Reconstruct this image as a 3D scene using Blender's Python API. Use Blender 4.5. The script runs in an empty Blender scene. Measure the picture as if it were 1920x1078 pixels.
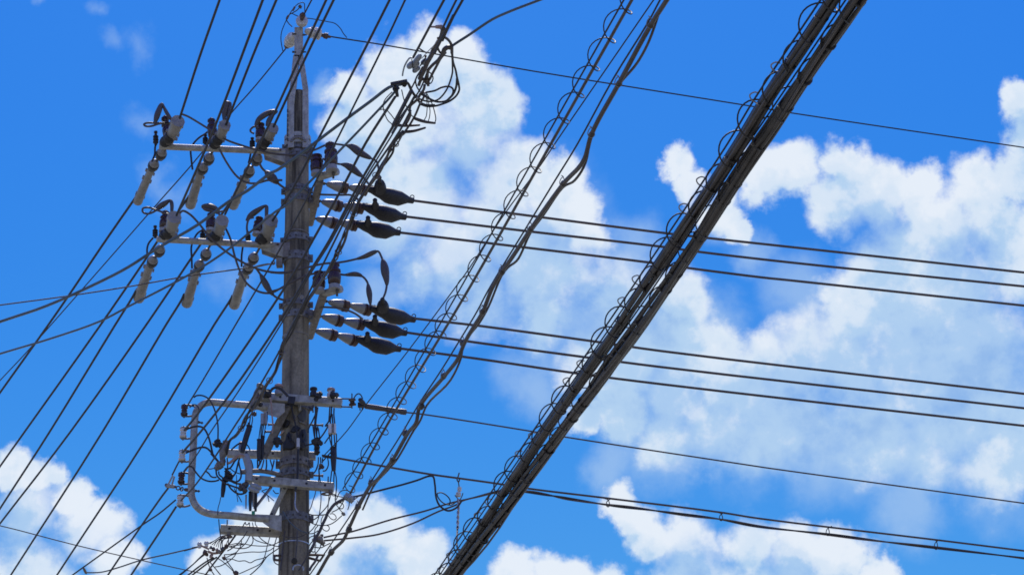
import bpy, math, random
from mathutils import Vector, Matrix
random.seed(11)
R_ = math.radians
SC = bpy.context.scene
COL = SC.collection

# ------------------------------------------------------------------ camera
W, H, F = 1920.0, 1078.0, 4420.0          # photograph size and focal length, both in photo pixels
CAM = Vector((0.0, 0.0, 1.6))
PITCH, ROLL = R_(27.0), R_(-2.16)
FWD = Vector((0, math.cos(PITCH), math.sin(PITCH)))
_r0 = Vector((1, 0, 0)); _u0 = Vector((0, -math.sin(PITCH), math.cos(PITCH)))
RGT = _r0 * math.cos(ROLL) + _u0 * math.sin(ROLL)
UPV = _u0 * math.cos(ROLL) - _r0 * math.sin(ROLL)
cd = bpy.data.cameras.new('camera'); cam = bpy.data.objects.new('camera', cd); COL.objects.link(cam)
cd.sensor_width = 36.0; cd.sensor_fit = 'HORIZONTAL'; cd.lens = 36.0 * F / W
cd.clip_start = 0.1; cd.clip_end = 6000.0
cam.matrix_world = Matrix(((RGT.x, UPV.x, -FWD.x, CAM.x), (RGT.y, UPV.y, -FWD.y, CAM.y), (RGT.z, UPV.z, -FWD.z, CAM.z), (0, 0, 0, 1)))
SC.camera = cam

def ray(px, py):
    return (FWD + RGT * ((px - W / 2) / F) + UPV * ((H / 2 - py) / F)).normalized()
def atY(px, py, Y):
    d = ray(px, py); return CAM + d * ((Y - CAM.y) / d.y)
def atZ(px, py, Z):
    d = ray(px, py); return CAM + d * ((Z - CAM.z) / d.z)
def mpp(p):                                 # metres covered by one photo pixel at point p
    return (p - CAM).length / F

# ------------------------------------------------------------------ sun, sky, exposure
SUN_EL, SUN_AZ = R_(63.0), R_(-2.0)         # high sun, ahead of the camera and to the left (azimuth from +Y, clockwise)
sd = Vector((math.sin(SUN_AZ) * math.cos(SUN_EL), math.cos(SUN_AZ) * math.cos(SUN_EL), math.sin(SUN_EL)))
sl = bpy.data.lights.new('sun', 'SUN'); sl.energy = 3.2; sl.angle = R_(0.53); sl.color = (1.0, 0.95, 0.87)
so = bpy.data.objects.new('sun', sl); COL.objects.link(so); so.rotation_euler = sd.to_track_quat('Z', 'Y').to_euler()
so.location = (0, 0, 40)
SC.cycles.pixel_filter_type = 'BLACKMAN_HARRIS'; SC.cycles.filter_width = 1.65   # soft compact-camera lens
SC.view_settings.view_transform = 'Standard'; SC.view_settings.look = 'None'
SC.view_settings.exposure = 0.0; SC.view_settings.gamma = 1.0; SC.view_settings.use_curve_mapping = False

world = bpy.data.worlds.new('World'); SC.world = world; world.use_nodes = True
nt = world.node_tree; nt.nodes.clear(); N = nt.nodes; LK = nt.links.new
def nd(t, **kw):
    n = N.new(t)
    for k, v in kw.items(): setattr(n, k, v)
    return n
def put(n, i, v):
    if isinstance(v, bpy.types.NodeSocket): LK(v, n.inputs[i])
    else: n.inputs[i].default_value = v
def mth(op, a, b=None, c=None, clamp=False):
    n = nd('ShaderNodeMath', operation=op, use_clamp=clamp); put(n, 0, a)
    if b is not None: put(n, 1, b)
    if c is not None: put(n, 2, c)
    return n.outputs[0]
def vmt(op, a, b=None, s=None):
    n = nd('ShaderNodeVectorMath', operation=op); put(n, 0, a)
    if b is not None: put(n, 1, b)
    if s is not None: put(n, 3, s)
    return n
def sstep(v, lo, hi, a=0.0, b=1.0):   # smooth step from a to b
    n = nd('ShaderNodeMapRange', interpolation_type='SMOOTHSTEP'); put(n, 0, v)
    for i, q in enumerate((lo, hi, a, b)): put(n, i + 1, q)
    return n.outputs[0]
def noise(vec, scale, detail, rough, lac=2.0):
    n = nd('ShaderNodeTexNoise', noise_dimensions='3D'); LK(vec, n.inputs['Vector'])
    n.inputs['Scale'].default_value = scale; n.inputs['Detail'].default_value = detail
    n.inputs['Roughness'].default_value = rough; n.inputs['Lacunarity'].default_value = lac
    return n
def mixc(fac, a, b, kind='MIX'):
    n = nd('ShaderNodeMix', data_type='RGBA', blend_type=kind); put(n, 0, fac)
    for i, v in ((6, a), (7, b)):
        if isinstance(v, bpy.types.NodeSocket): LK(v, n.inputs[i])
        else: n.inputs[i].default_value = (*v, 1.0)
    return n.outputs[2]

DIR = nd('ShaderNodeTexCoord').outputs['Generated']
sky = nd('ShaderNodeTexSky', sky_type='NISHITA', sun_disc=False, sun_elevation=SUN_EL, sun_rotation=SUN_AZ, altitude=0.0, air_density=1.0, dust_density=0.3, ozone_density=2.0)
sx = nd('ShaderNodeSeparateXYZ'); LK(DIR, sx.inputs[0])
KU = math.cos(R_(27.0)) * F
U_ = mth('MULTIPLY', mth('ARCTAN2', sx.outputs[0], sx.outputs[1]), KU)
V_ = mth('MULTIPLY', mth('ARCSINE', sx.outputs[2]), F)
cmb = nd('ShaderNodeCombineXYZ'); LK(U_, cmb.inputs[0]); LK(V_, cmb.inputs[1])
def uv(px, py):
    d = ray(px, py); return (math.atan2(d.x, d.y) * KU, math.asin(d.z) * F, 0.0)
wn = noise(DIR, 26.0, 4.0, 0.50)
wv = vmt('SUBTRACT', wn.outputs['Color'], (0.5, 0.5, 0.5)).outputs[0]
w2 = noise(DIR, 80.0, 8.0, 0.66)
wv2 = vmt('SUBTRACT', w2.outputs['Color'], (0.5, 0.5, 0.5)).outputs[0]
PW = vmt('ADD', cmb.outputs[0], vmt('MULTIPLY', wv, (130.0, 110.0, 0.0)).outputs[0]).outputs[0]
PW = vmt('ADD', PW, vmt('MULTIPLY', wv2, (58.0, 58.0, 0.0)).outputs[0]).outputs[0]
def field(blobs, P, k=0.12):
    acc = None
    for (x, y, r) in blobs:
        dn = vmt('DISTANCE', P, uv(x, y)).outputs[1]
        v = mth('MULTIPLY_ADD', dn, -1.0 / r, 1.0)
        acc = v if acc is None else mth('SMOOTH_MAX', acc, v, k)
    return acc
CUMULUS = [
    # middle cloud behind the wires
    (650,160,60),(665,230,85),(730,130,75),(800,120,75),(870,125,70),(900,190,90),(760,230,120),(880,270,110),(700,320,95),(800,360,130),(960,330,105),(1050,355,75),(1070,400,80),(960,440,130),
    (740,430,90),(860,500,120),(1050,500,120),(1150,560,110),(1250,560,90),(1010,580,90),(780,520,70),(1200,640,100),(1100,680,70),
    # two puffs behind the thick bundle
    (1275,305,48),(1300,345,42),(1355,395,55),(1385,435,32),
    # right hand bank
    (1450,330,70),(1490,320,70),(1580,310,65),(1580,385,88),(1650,380,100),(1740,355,65),(1760,440,130),(1850,365,75),(1900,345,60),(1900,480,140),(1640,500,90),(1600,560,80),(1505,665,72),(1420,675,66),(1700,600,150),(1850,640,170),(1560,700,130),(1350,720,110),(1260,740,120),(1160,770,80),(1350,800,110),(1480,780,120),(1620,790,130),(1780,800,130),(1900,820,120),(1700,650,195),(1810,700,250),(1460,775,145),(1230,650,120),(1080,780,50),(1200,700,90),(1300,660,90),(1400,740,110),(1500,700,130),(1250,820,80),(1420,840,80),(1600,700,150),(1700,480,120),(1800,560,160),(1650,850,90),(1750,860,110),(1880,870,90),(1600,605,72),(1000,500,110),(900,560,100),(1100,440,60),
    # top right
    (1912,200,58),(1935,260,70),(1920,320,48),
    # lower left
    (20,880,55),(75,905,50),(60,980,100),(140,950,52),(170,1010,75),(60,1080,110),(210,1070,60),
    # bottom middle
    (620,960,45),(700,985,75),(640,1040,100),(760,1040,75),(520,1050,70),(450,1060,60),(560,990,45),(560,1110,120),(790,1100,60),(420,1100,60),(415,1060,75),(455,1020,62),(500,1000,60),
    # bottom right
    (960,1085,60),(1060,1080,65),(1130,1100,60),(1170,945,48),(1220,1000,65),(1290,1020,75),(1400,1030,80),(1500,1050,75),(1580,1050,70),(1660,1090,60),(1300,1100,110),(1480,1120,110),(1850,1110,40)]
VEIL = [(1000,720,90),(1240,850,110),(1420,850,110),(1560,870,120),(1700,850,150),(1880,880,140),(1100,640,120),(1320,600,90),(1420,480,60),(700,560,70),(640,300,60),(1180,470,90),
    (600,150,40),(1690,960,90),(1140,880,70),(1350,420,60),(1030,420,160),(720,380,160),(1500,560,110),(1560,860,120)]
WISP = [(255,80,55),(205,70,40),(265,245,48),(315,365,55),(290,330,40),(440,530,80),(180,10,30),(60,8,25)]
SHADE = [(720,470,150),(880,320,110),(860,580,140),(1000,480,130),(1130,600,120),(1230,470,80),(1500,760,150),(1720,740,190),(1880,650,160),(1640,440,80),(1820,500,90),(1400,860,170),(1750,880,150),(60,1000,85),(160,1040,60),(700,1060,60),(1300,1060,60),(1480,1085,60),(1330,360,35),(650,300,60),(1250,760,90)]  # hand-placed shade, painted into the cloud colour
fc = field(CUMULUS, PW)
fv = field(VEIL, PW, 0.25)
fw = field(WISP, PW)
fs = field(SHADE, PW, 0.5)
dt = noise(DIR, 55.0, 8.0, 0.57)
dtl = mth('SUBTRACT', dt.outputs['Fac'], 0.5)
# clouds of the same kind go on over the rest of the sky
gen = noise(DIR, 7.0, 8.0, 0.55)
far_ = sstep(vmt('DISTANCE', cmb.outputs[0], uv(960, 539)).outputs[1], 1250.0, 1700.0)
up_ = sstep(sx.outputs[2], -0.02, 0.05)
fgen = mth('MULTIPLY_ADD', gen.outputs['Fac'], 3.2, -1.62)
fgen = mth('ADD', mth('MULTIPLY', far_, mth('ADD', fgen, 1.0)), -1.0)
fall = mth('MAXIMUM', fc, fgen)
fd = mth('MULTIPLY_ADD', dtl, 0.95, fall)
dens = mth('MULTIPLY', sstep(fd, 0.0, mth('MULTIPLY_ADD', sstep(fs, -0.2, 0.5), 0.42, 0.42)), up_)
vd = mth('MULTIPLY_ADD', dtl, 0.6, fv)
veil = mth('MULTIPLY', mth('MULTIPLY', sstep(vd, -0.02, 0.9), 0.60), up_)
# painted light and shade on cloud heads: density towards the sun against density here
off = vmt('ADD', DIR, tuple(sd * 0.006)).outputs[0]
dt2 = noise(off, 55.0, 8.0, 0.57)
rel = mth('SUBTRACT', dt.outputs['Fac'], dt2.outputs['Fac'])
fup = field(CUMULUS, vmt('ADD', PW, (16.0, 62.0, 0.0)).outputs[0])   # cloud above this point, for self-shadow painted on the lower sides
fup = mth('MULTIPLY_ADD', dtl, 0.5, fup)
base = sstep(fup, -0.15, 0.75)
deep = sstep(fs, -0.1, 0.75)
tone = mth('ADD', mth('MULTIPLY_ADD', rel, 1.0, 0.95), mth('MULTIPLY', base, -0.33))
tone = mth('ADD', tone, mth('MULTIPLY', deep, -0.23))
tone = mth('ADD', tone, mth('MULTIPLY', mth('SUBTRACT', wn.outputs['Fac'], 0.5), 1.2))
tone = mth('ADD', tone, mth('MULTIPLY', mth('SUBTRACT', w2.outputs['Fac'], 0.5), 0.35), clamp=True)
cr_ = nd('ShaderNodeValToRGB'); e_ = cr_.color_ramp.elements; cr_.color_ramp.interpolation = 'EASE'
e_[0].position = 0.05; e_[0].color = (0.33, 0.525, 0.83, 1); e_[1].position = 1.0; e_[1].color = (0.81, 0.875, 0.96, 1)
q_ = e_.new(0.45); q_.color = (0.46, 0.65, 0.88, 1); q_ = e_.new(0.72); q_.color = (0.69, 0.80, 0.93, 1)
LK(tone, cr_.inputs[0]); ccol = cr_.outputs[0]
# the camera's vivid rendering of the blue: one fixed curve per channel over the whole sky
SKY_STRENGTH = 0.1
sc_ = nd('ShaderNodeSeparateColor'); LK(vmt('MULTIPLY', sky.outputs[0], (SKY_STRENGTH,) * 3).outputs[0], sc_.inputs[0])
rr_ = mth('MULTIPLY', mth('POWER', mth('MULTIPLY', sc_.outputs[0], 1 / 0.18), 4.5), 0.0158); rr_ = mth('MINIMUM', rr_, 0.85)
gg_ = mth('MULTIPLY', mth('POWER', mth('MULTIPLY', sc_.outputs[1], 1 / 0.30), 1.88), 0.203); gg_ = mth('MINIMUM', gg_, 0.92)
bb_ = mth('MULTIPLY', mth('POWER', mth('MULTIPLY', sc_.outputs[2], 1 / 0.52), 0.12), 0.81)
cc_ = nd('ShaderNodeCombineColor'); LK(rr_, cc_.inputs[0]); LK(gg_, cc_.inputs[1]); LK(bb_, cc_.inputs[2]); skyc = cc_.outputs[0]
wisp = mth('MULTIPLY', sstep(mth('MULTIPLY_ADD', dtl, 1.6, fw), 0.1, 1.1), 0.30)
c1 = mixc(mth('MAXIMUM', veil, wisp), skyc, (0.42, 0.61, 0.87))
c2 = mixc(mth('MULTIPLY', dens, mth('MULTIPLY_ADD', deep, -0.12, 0.97)), c1, ccol)
bg = nd('ShaderNodeBackground'); LK(c2, bg.inputs[0]); bg.inputs[1].default_value = 1.0
wo = nd('ShaderNodeOutputWorld'); LK(bg.outputs[0], wo.inputs[0])
world.cycles.sampling_method = 'MANUAL'; world.cycles.sample_map_resolution = 512

# ------------------------------------------------------------------ materials
def material(name, base, rough=0.6, metal=0.0, var=0.25, scale=30.0, bump=0.1, dark=None, stretch=None, spec=0.5):
    m = bpy.data.materials.new(name); m.use_nodes = True
    t = m.node_tree; b = t.nodes['Principled BSDF']
    b.inputs['Roughness'].default_value = rough; b.inputs['Metallic'].default_value = metal
    b.inputs['Specular IOR Level'].default_value = spec
    tc = t.nodes.new('ShaderNodeTexCoord'); mp = t.nodes.new('ShaderNodeMapping'); t.links.new(tc.outputs['Object'], mp.inputs[0])
    if stretch: mp.inputs['Scale'].default_value = stretch
    n = t.nodes.new('ShaderNodeTexNoise'); n.inputs['Scale'].default_value = scale; n.inputs['Detail'].default_value = 6.0; n.inputs['Roughness'].default_value = 0.65
    t.links.new(mp.outputs[0], n.inputs['Vector'])
    r = t.nodes.new('ShaderNodeValToRGB'); r.color_ramp.elements[0].position = 0.32; r.color_ramp.elements[1].position = 0.68
    d = dark or tuple(c * (1 - var) for c in base)
    r.color_ramp.elements[0].color = (*d, 1); r.color_ramp.elements[1].color = (*tuple(min(1, c * (1 + var * 0.4)) for c in base), 1)
    t.links.new(n.outputs['Fac'], r.inputs[0]); t.links.new(r.outputs[0], b.inputs['Base Color'])
    if bump:
        bp = t.nodes.new('ShaderNodeBump'); bp.inputs['Strength'].default_value = bump; bp.inputs['Distance'].default_value = 0.004
        t.links.new(n.outputs['Fac'], bp.inputs['Height']); t.links.new(bp.outputs[0], b.inputs['Normal'])
    return m
M = {}
M['steel'] = material('galvanized_steel', (0.42, 0.405, 0.345), 0.5, 0.12, 0.35, 22, 0.2, dark=(0.235, 0.215, 0.17))
M['steel_dull'] = material('weathered_steel', (0.225, 0.212, 0.18), 0.6, 0.15, 0.45, 26, 0.2, dark=(0.13, 0.10, 0.08))
M['steel_dark'] = material('dark_steel', (0.10, 0.095, 0.09), 0.55, 0.4, 0.4, 40, 0.1)
M['white_glaze'] = material('white_porcelain', (0.62, 0.60, 0.55), 0.25, 0, 0.25, 30, 0.0)
M['grey_glaze'] = material('grey_porcelain', (0.27, 0.265, 0.25), 0.32, 0, 0.25, 30, 0.0)
M['band'] = material('grimy_band_steel', (0.20, 0.20, 0.20), 0.6, 0.25, 0.4, 30, 0.15, dark=(0.09, 0.08, 0.07))
M['bell_grey'] = material('dirty_grey_porcelain', (0.27, 0.255, 0.24), 0.35, 0, 0.3, 30, 0.0)
M['brown_glaze'] = material('brown_porcelain', (0.055, 0.026, 0.018), 0.18, 0, 0.4, 30, 0.0)
M['rust_cap'] = material('brown_cap', (0.11, 0.065, 0.045), 0.45, 0.1, 0.4, 40, 0.1)
M['cover'] = material('grey_rubber_cover', (0.29, 0.272, 0.235), 0.5, 0, 0.4, 14, 0.08, dark=(0.185, 0.172, 0.148))
M['black'] = material('black_rubber', (0.024, 0.022, 0.02), 0.55, 0, 0.4, 35, 0.15)
M['wire'] = material('dark_wire_sheath', (0.034, 0.031, 0.03), 0.6, 0, 0.3, 12, 0.0)
M['wirebrown'] = material('brown_wire_sheath', (0.10, 0.072, 0.056), 0.5, 0, 0.35, 12, 0.0)
M['jumper'] = material('grey_brown_sheath', (0.085, 0.07, 0.06), 0.5, 0, 0.35, 18, 0.05)
M['cable'] = material('weathered_black_cable', (0.062, 0.052, 0.041), 0.45, 0, 0.5, 9, 0.3, dark=(0.02, 0.018, 0.016), stretch=(1, 1, 1))
M['teal'] = material('blue_grey_sheath', (0.085, 0.12, 0.14), 0.4, 0, 0.5, 3, 0.0)
M['aluminium'] = material('bare_strand', (0.5, 0.5, 0.5), 0.35, 0.8, 0.3, 40, 0.0)
M['tan'] = material('tan_conduit', (0.38, 0.25, 0.19), 0.5, 0, 0.3, 30, 0.0)
M['greyplastic'] = material('grey_plastic', (0.30, 0.32, 0.33), 0.4, 0, 0.25, 20, 0.0)
M['whiteplastic'] = material('white_plastic', (0.66, 0.66, 0.62), 0.4, 0, 0.2, 20, 0.0)
M['green'] = material('green_plastic', (0.02, 0.28, 0.13), 0.4, 0, 0.2, 20, 0.0)
# concrete of the pole: grey-brown with dark rain streaks and blotches
def concrete():
    m = bpy.data.materials.new('pole_concrete'); m.use_nodes = True; t = m.node_tree; b = t.nodes['Principled BSDF']
    b.inputs['Roughness'].default_value = 0.85
    tc = t.nodes.new('ShaderNodeTexCoord')
    def nz(sc, st, det=7, ro=0.6):
        mp = t.nodes.new('ShaderNodeMapping'); mp.inputs['Scale'].default_value = st; t.links.new(tc.outputs['Object'], mp.inputs[0])
        n = t.nodes.new('ShaderNodeTexNoise'); n.inputs['Scale'].default_value = sc; n.inputs['Detail'].default_value = det; n.inputs['Roughness'].default_value = ro
        t.links.new(mp.outputs[0], n.inputs['Vector']); return n.outputs['Fac']
    def ramp(f, stops):
        r = t.nodes.new('ShaderNodeValToRGB'); e = r.color_ramp.elements
        e[0].position, e[0].color = stops[0][0], (*stops[0][1], 1); e[1].position, e[1].color = stops[-1][0], (*stops[-1][1], 1)
        for p, c in stops[1:-1]:
            q = e.new(p); q.color = (*c, 1)
        t.links.new(f, r.inputs[0]); return r.outputs[0]
    def mix(kind, f, a, c):
        n = t.nodes.new('ShaderNodeMix'); n.data_type = 'RGBA'; n.blend_type = kind; n.inputs[0].default_value = f
        t.links.new(a, n.inputs[6]); t.links.new(c, n.inputs[7]); return n.outputs[2]
    fine = nz(60, (1, 1, 1)); streak = nz(16, (1, 1, 0.06)); blot = nz(5, (1, 1, 0.5))
    base = ramp(fine, [(0.3, (0.215, 0.182, 0.122)), (0.7, (0.345, 0.298, 0.205))])
    st = ramp(streak, [(0.38, (0.24, 0.225, 0.21)), (0.50, (0.78, 0.77, 0.76)), (0.64, (1, 1, 1))])
    bl = ramp(blot, [(0.33, (0.42, 0.41, 0.40)), (0.55, (1, 1, 1))])
    c = mix('MULTIPLY', 1.0, mix('MULTIPLY', 1.0, base, st), bl)
    t.links.new(c, b.inputs['Base Color'])
    bp = t.nodes.new('ShaderNodeBump'); bp.inputs['Strength'].default_value = 0.35; bp.inputs['Distance'].default_value = 0.004
    t.links.new(fine, bp.inputs['Height']); t.links.new(bp.outputs[0], b.inputs['Normal'])
    return m
M['concrete'] = concrete()
M['ground'] = material('asphalt_ground', (0.27, 0.262, 0.205), 0.9, 0, 0.3, 0.6, 0.1)

# ------------------------------------------------------------------ mesh helpers
WOFF = {}                                   # world position of every object's origin
def frame(d):
    d = d.normalized(); a = Vector((0, 0, 1)) if abs(d.z) < 0.92 else Vector((1, 0, 0))
    x = d.cross(a).normalized(); return x, x.cross(d).normalized()
def cr(pts, n=5):
    """centripetal Catmull-Rom through the points"""
    if len(pts) < 3: return list(pts)
    P = [pts[0] * 2 - pts[1]] + list(pts) + [pts[-1] * 2 - pts[-2]]; out = []
    for i in range(1, len(P) - 2):
        a, b, c, d = P[i - 1:i + 3]
        k1, k2, k3 = (max((q - p).length, 1e-6) ** .5 for p, q in ((a, b), (b, c), (c, d)))
        m1 = (c - b) + ((b - a) / k1 - (c - a) / (k1 + k2)) * k2
        m2 = (c - b) + ((d - c) / k3 - (d - b) / (k2 + k3)) * k2
        for k in range(n):
            t = k / n; t2, t3 = t * t, t * t * t
            out.append(b * (2 * t3 - 3 * t2 + 1) + m1 * (t3 - 2 * t2 + t) + c * (3 * t2 - 2 * t3) + m2 * (t3 - t2))
    out.append(P[-2]); return out
class MB:
    def __init__(s): s.v = []; s.f = []
    def ring(s, c, x, y, r, n, ph=0.0, ry=None):
        ry = r if ry is None else ry
        i0 = len(s.v)
        for k in range(n):
            a = 2 * math.pi * k / n + ph; s.v.append(c + x * (r * math.cos(a)) + y * (ry * math.sin(a)))
        return i0
    def tube(s, pts, r, n=7, caps=True):
        m = len(pts); rr = r if isinstance(r, (list, tuple)) else [r] * m
        t = [(pts[min(i + 1, m - 1)] - pts[max(i - 1, 0)]) for i in range(m)]
        t = [q.normalized() if q.length > 1e-9 else Vector((0, 0, 1)) for q in t]
        x, y = frame(t[0]); prev = None
        for i in range(m):
            if i: 
                x = (x - t[i] * x.dot(t[i]))
                x = x.normalized() if x.length > 1e-6 else frame(t[i])[0]
                y = x.cross(t[i]).normalized()
            i0 = s.ring(pts[i], x, y, rr[i], n)
            if prev is not None:
                for k in range(n): s.f.append((prev + k, prev + (k + 1) % n, i0 + (k + 1) % n, i0 + k))
            elif caps: s.f.append(tuple(range(i0, i0 + n)))
            prev = i0
        if caps: s.f.append(tuple(reversed(range(prev, prev + n))))
        return s
    def lathe(s, p0, p1, prof, n=14, drop=None):
        d = p1 - p0; x, y = frame(d); prev = None
        for q in prof:
            c = p0 + d * q[0]
            if drop is not None and len(q) > 2: c = c + drop * q[2]
            i0 = s.ring(c, x, y, max(q[1], 1e-4), n)
            if prev is not None:
                for k in range(n): s.f.append((prev + k, prev + (k + 1) % n, i0 + (k + 1) % n, i0 + k))
            else: s.f.append(tuple(range(i0, i0 + n)))
            prev = i0
        s.f.append(tuple(reversed(range(prev, prev + n)))); return s
    def box(s, c, ax, ay, az):
        i = len(s.v)
        for a in (-1, 1):
            for b in (-1, 1):
                for e in (-1, 1): s.v.append(c + ax * a + ay * b + az * e)
        for q in ((0, 1, 3, 2), (4, 6, 7, 5), (0, 4, 5, 1), (2, 3, 7, 6), (0, 2, 6, 4), (1, 5, 7, 3)): s.f.append(tuple(i + k for k in q))
        return s
    def beam(s, p0, p1, w, h, up=None, bev=0.12):
        """bar with chamfered long edges; w across (side), h along up"""
        d = (p1 - p0); u = up or Vector((0, 0, 1)); x = d.cross(u).normalized(); y = x.cross(d).normalized()
        b = bev * min(w, h); a, c = w / 2, h / 2
        pr = [(-a + b, -c), (a - b, -c), (a, -c + b), (a, c - b), (a - b, c), (-a + b, c), (-a, c - b), (-a, -c + b)]
        i = len(s.v)
        for e in (p0, p1):
            for (g, k) in pr: s.v.append(e + x * g + y * k)
        for k in range(8): s.f.append((i + k, i + (k + 1) % 8, i + 8 + (k + 1) % 8, i + 8 + k))
        s.f.append(tuple(i + k for k in reversed(range(8)))); s.f.append(tuple(i + 8 + k for k in range(8))); return s
    def prism(s, pts, off):
        i = len(s.v); n = len(pts)
        for p in pts: s.v.append(p - off * 0.5)
        for p in pts: s.v.append(p + off * 0.5)
        for k in range(n): s.f.append((i + k, i + (k + 1) % n, i + n + (k + 1) % n, i + n + k))
        s.f.append(tuple(i + k for k in reversed(range(n)))); s.f.append(tuple(i + n + k for k in range(n))); return s
    def ball(s, c, r, n=12, ax=None, sq=1.0):
        ax = (ax or Vector((0, 0, 1))).normalized() * (r * sq)
        pr = [(0.5 - 0.5 * math.cos(math.pi * k / 8), r * math.sin(math.pi * k / 8)) for k in range(9)]
        return s.lathe(c - ax, c + ax, pr, n)
    def torus(s, c, nrm, R, r, a0=0.0, a1=2 * math.pi, n=20, sides=6, xr=None):
        x, y = frame(nrm)
        if xr is not None: x = (xr - nrm.normalized() * xr.dot(nrm.normalized())).normalized(); y = nrm.normalized().cross(x)
        pts = [c + x * (R * math.cos(a0 + (a1 - a0) * k / n)) + y * (R * math.sin(a0 + (a1 - a0) * k / n)) for k in range(n + 1)]
        return s.tube(pts, r, sides, caps=True)
    def lump(s, c, r, n=10, amp=0.3, ax=None):
        """an irregular moulded fitting"""
        i0 = len(s.v); s.ball(c, r, n, ax)
        for k in range(i0, len(s.v)):
            d = s.v[k] - c; s.v[k] = c + d * (1 + random.uniform(-amp, amp))
        return s
    def build(s, name, mat, parent=None, origin=None, flat=None):
        o0 = origin or (WOFF[parent.name] if (parent and False) else s.v[0])
        me = bpy.data.meshes.new(name); me.from_pydata([tuple(p - o0) for p in s.v], [], s.f)
        me.materials.append(M[mat] if isinstance(mat, str) else mat)
        me.polygons.foreach_set('use_smooth', [True] * len(me.polygons)); me.update()
        me.set_sharp_from_angle(angle=R_(38))
        o = bpy.data.objects.new(name, me); COL.objects.link(o); WOFF[o.name] = o0
        if parent: o.parent = parent; o.location = o0 - WOFF[parent.name]
        else: o.location = o0
        return o
def tag(o, label=None, cat=None, group=None, kind=None):
    if label: o['label'] = label
    if cat: o['category'] = cat
    if group: o['group'] = group
    if kind: o['kind'] = kind
    return o
def thing(name, label, cat, loc, group=None):
    o = bpy.data.objects.new(name, None); COL.objects.link(o); o.location = loc; o.empty_display_size = 0.1
    WOFF[o.name] = Vector(loc); return tag(o, label, cat, group)

# photo detail crops used while measuring: name -> (x0, y0, pixels per photo pixel)
CROP = {'A': (390, 710, 11.975), 'B': (390, 780, 11.975), 'C': (390, 850, 11.975), 'D': (530, 710, 11.975), 'E': (530, 790, 11.975), 'G': (530, 870, 11.975),
        'H': (360, 970, 9.979), 'I': (520, 960, 9.979), 'J': (700, 30, 9.979), 'K': (700, 130, 9.979), '1': (240, 160, 4.49), '2': (240, 360, 4.49), '3': (480, 0, 3.592),
        '4': (520, 240, 4.686), '5': (520, 450, 4.686), '6': (320, 690, 5.132), '7': (300, 860, 4.944), 'V': (320, 740, 4.492)}
def cp(t, *xy):
    x0, y0, f = CROP[t]; return [(x0 + xy[i] / f, y0 + xy[i + 1] / f) for i in range(0, len(xy), 2)]
def onplane(p, a, n):
    d = ray(*p); return CAM + d * ((a - CAM).dot(n) / d.dot(n))
def span(pts, Z0, Z1, ext0=0.0, ext1=0.0):
    """a wire hanging in one vertical plane between two heights, through the measured points"""
    a, b = atZ(*pts[0], Z0), atZ(*pts[-1], Z1); n = (b - a).cross(Vector((0, 0, 1))).normalized()
    out = [a] + [onplane(p, a, n) for p in pts[1:-1]] + [b]
    if ext0:
        d = (out[0] - out[1]).normalized(); out = [out[0] + d * ext0] + out
    if ext1:
        d = (out[-1] - out[-2]).normalized(); out = out + [out[-1] + d * ext1]
    return out
def ydist(pts, ys):
    """points at given depths; ys is one depth or one per point"""
    if isinstance(ys, (int, float)): ys = [ys] * len(pts)
    if len(ys) == 2 and len(pts) != 2:
        ln = [0.0]
        for i in range(1, len(pts)): ln.append(ln[-1] + math.hypot(pts[i][0] - pts[i - 1][0], pts[i][1] - pts[i - 1][1]))
        ys = [ys[0] + (ys[1] - ys[0]) * l / max(ln[-1], 1e-6) for l in ln]
    return [atY(p[0], p[1], y) for p, y in zip(pts, ys)]
def wire(name, label, cat, pts, rpx, mat='wire', group=None, parent=None, n=7, sm=5, ref=None):
    """rpx: radius in photo pixels as seen at the middle of the wire"""
    rm = rpx * mpp(ref or pts[len(pts) // 2])
    m = MB().tube(cr(pts, sm) if sm > 1 else pts, rm, n)
    o = m.build(name, mat, parent, origin=pts[0])
    return tag(o, label, cat, group) if not parent else (tag(o, label) if label else o)
POLE_Y = 18.0
AXT, AXB = atY(558, 186, POLE_Y), atY(551.5, 1078, POLE_Y)
AX = Vector(((AXT.x + AXB.x) / 2, POLE_Y, 0))
def poleZ(py): return atY(554.5, py, POLE_Y).z
def pole_r(z): return 0.096 + (AXT.z - z) / 150.0

# ------------------------------------------------------------------ ground
g = MB(); g.v = [Vector((-1500, -1500, 0)), Vector((1500, -1500, 0)), Vector((1500, 1500, 0)), Vector((-1500, 1500, 0))]; g.f = [(0, 1, 2, 3)]
tag(g.build('ground', 'ground', origin=Vector((0, 0, 0))), kind='structure')

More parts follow.
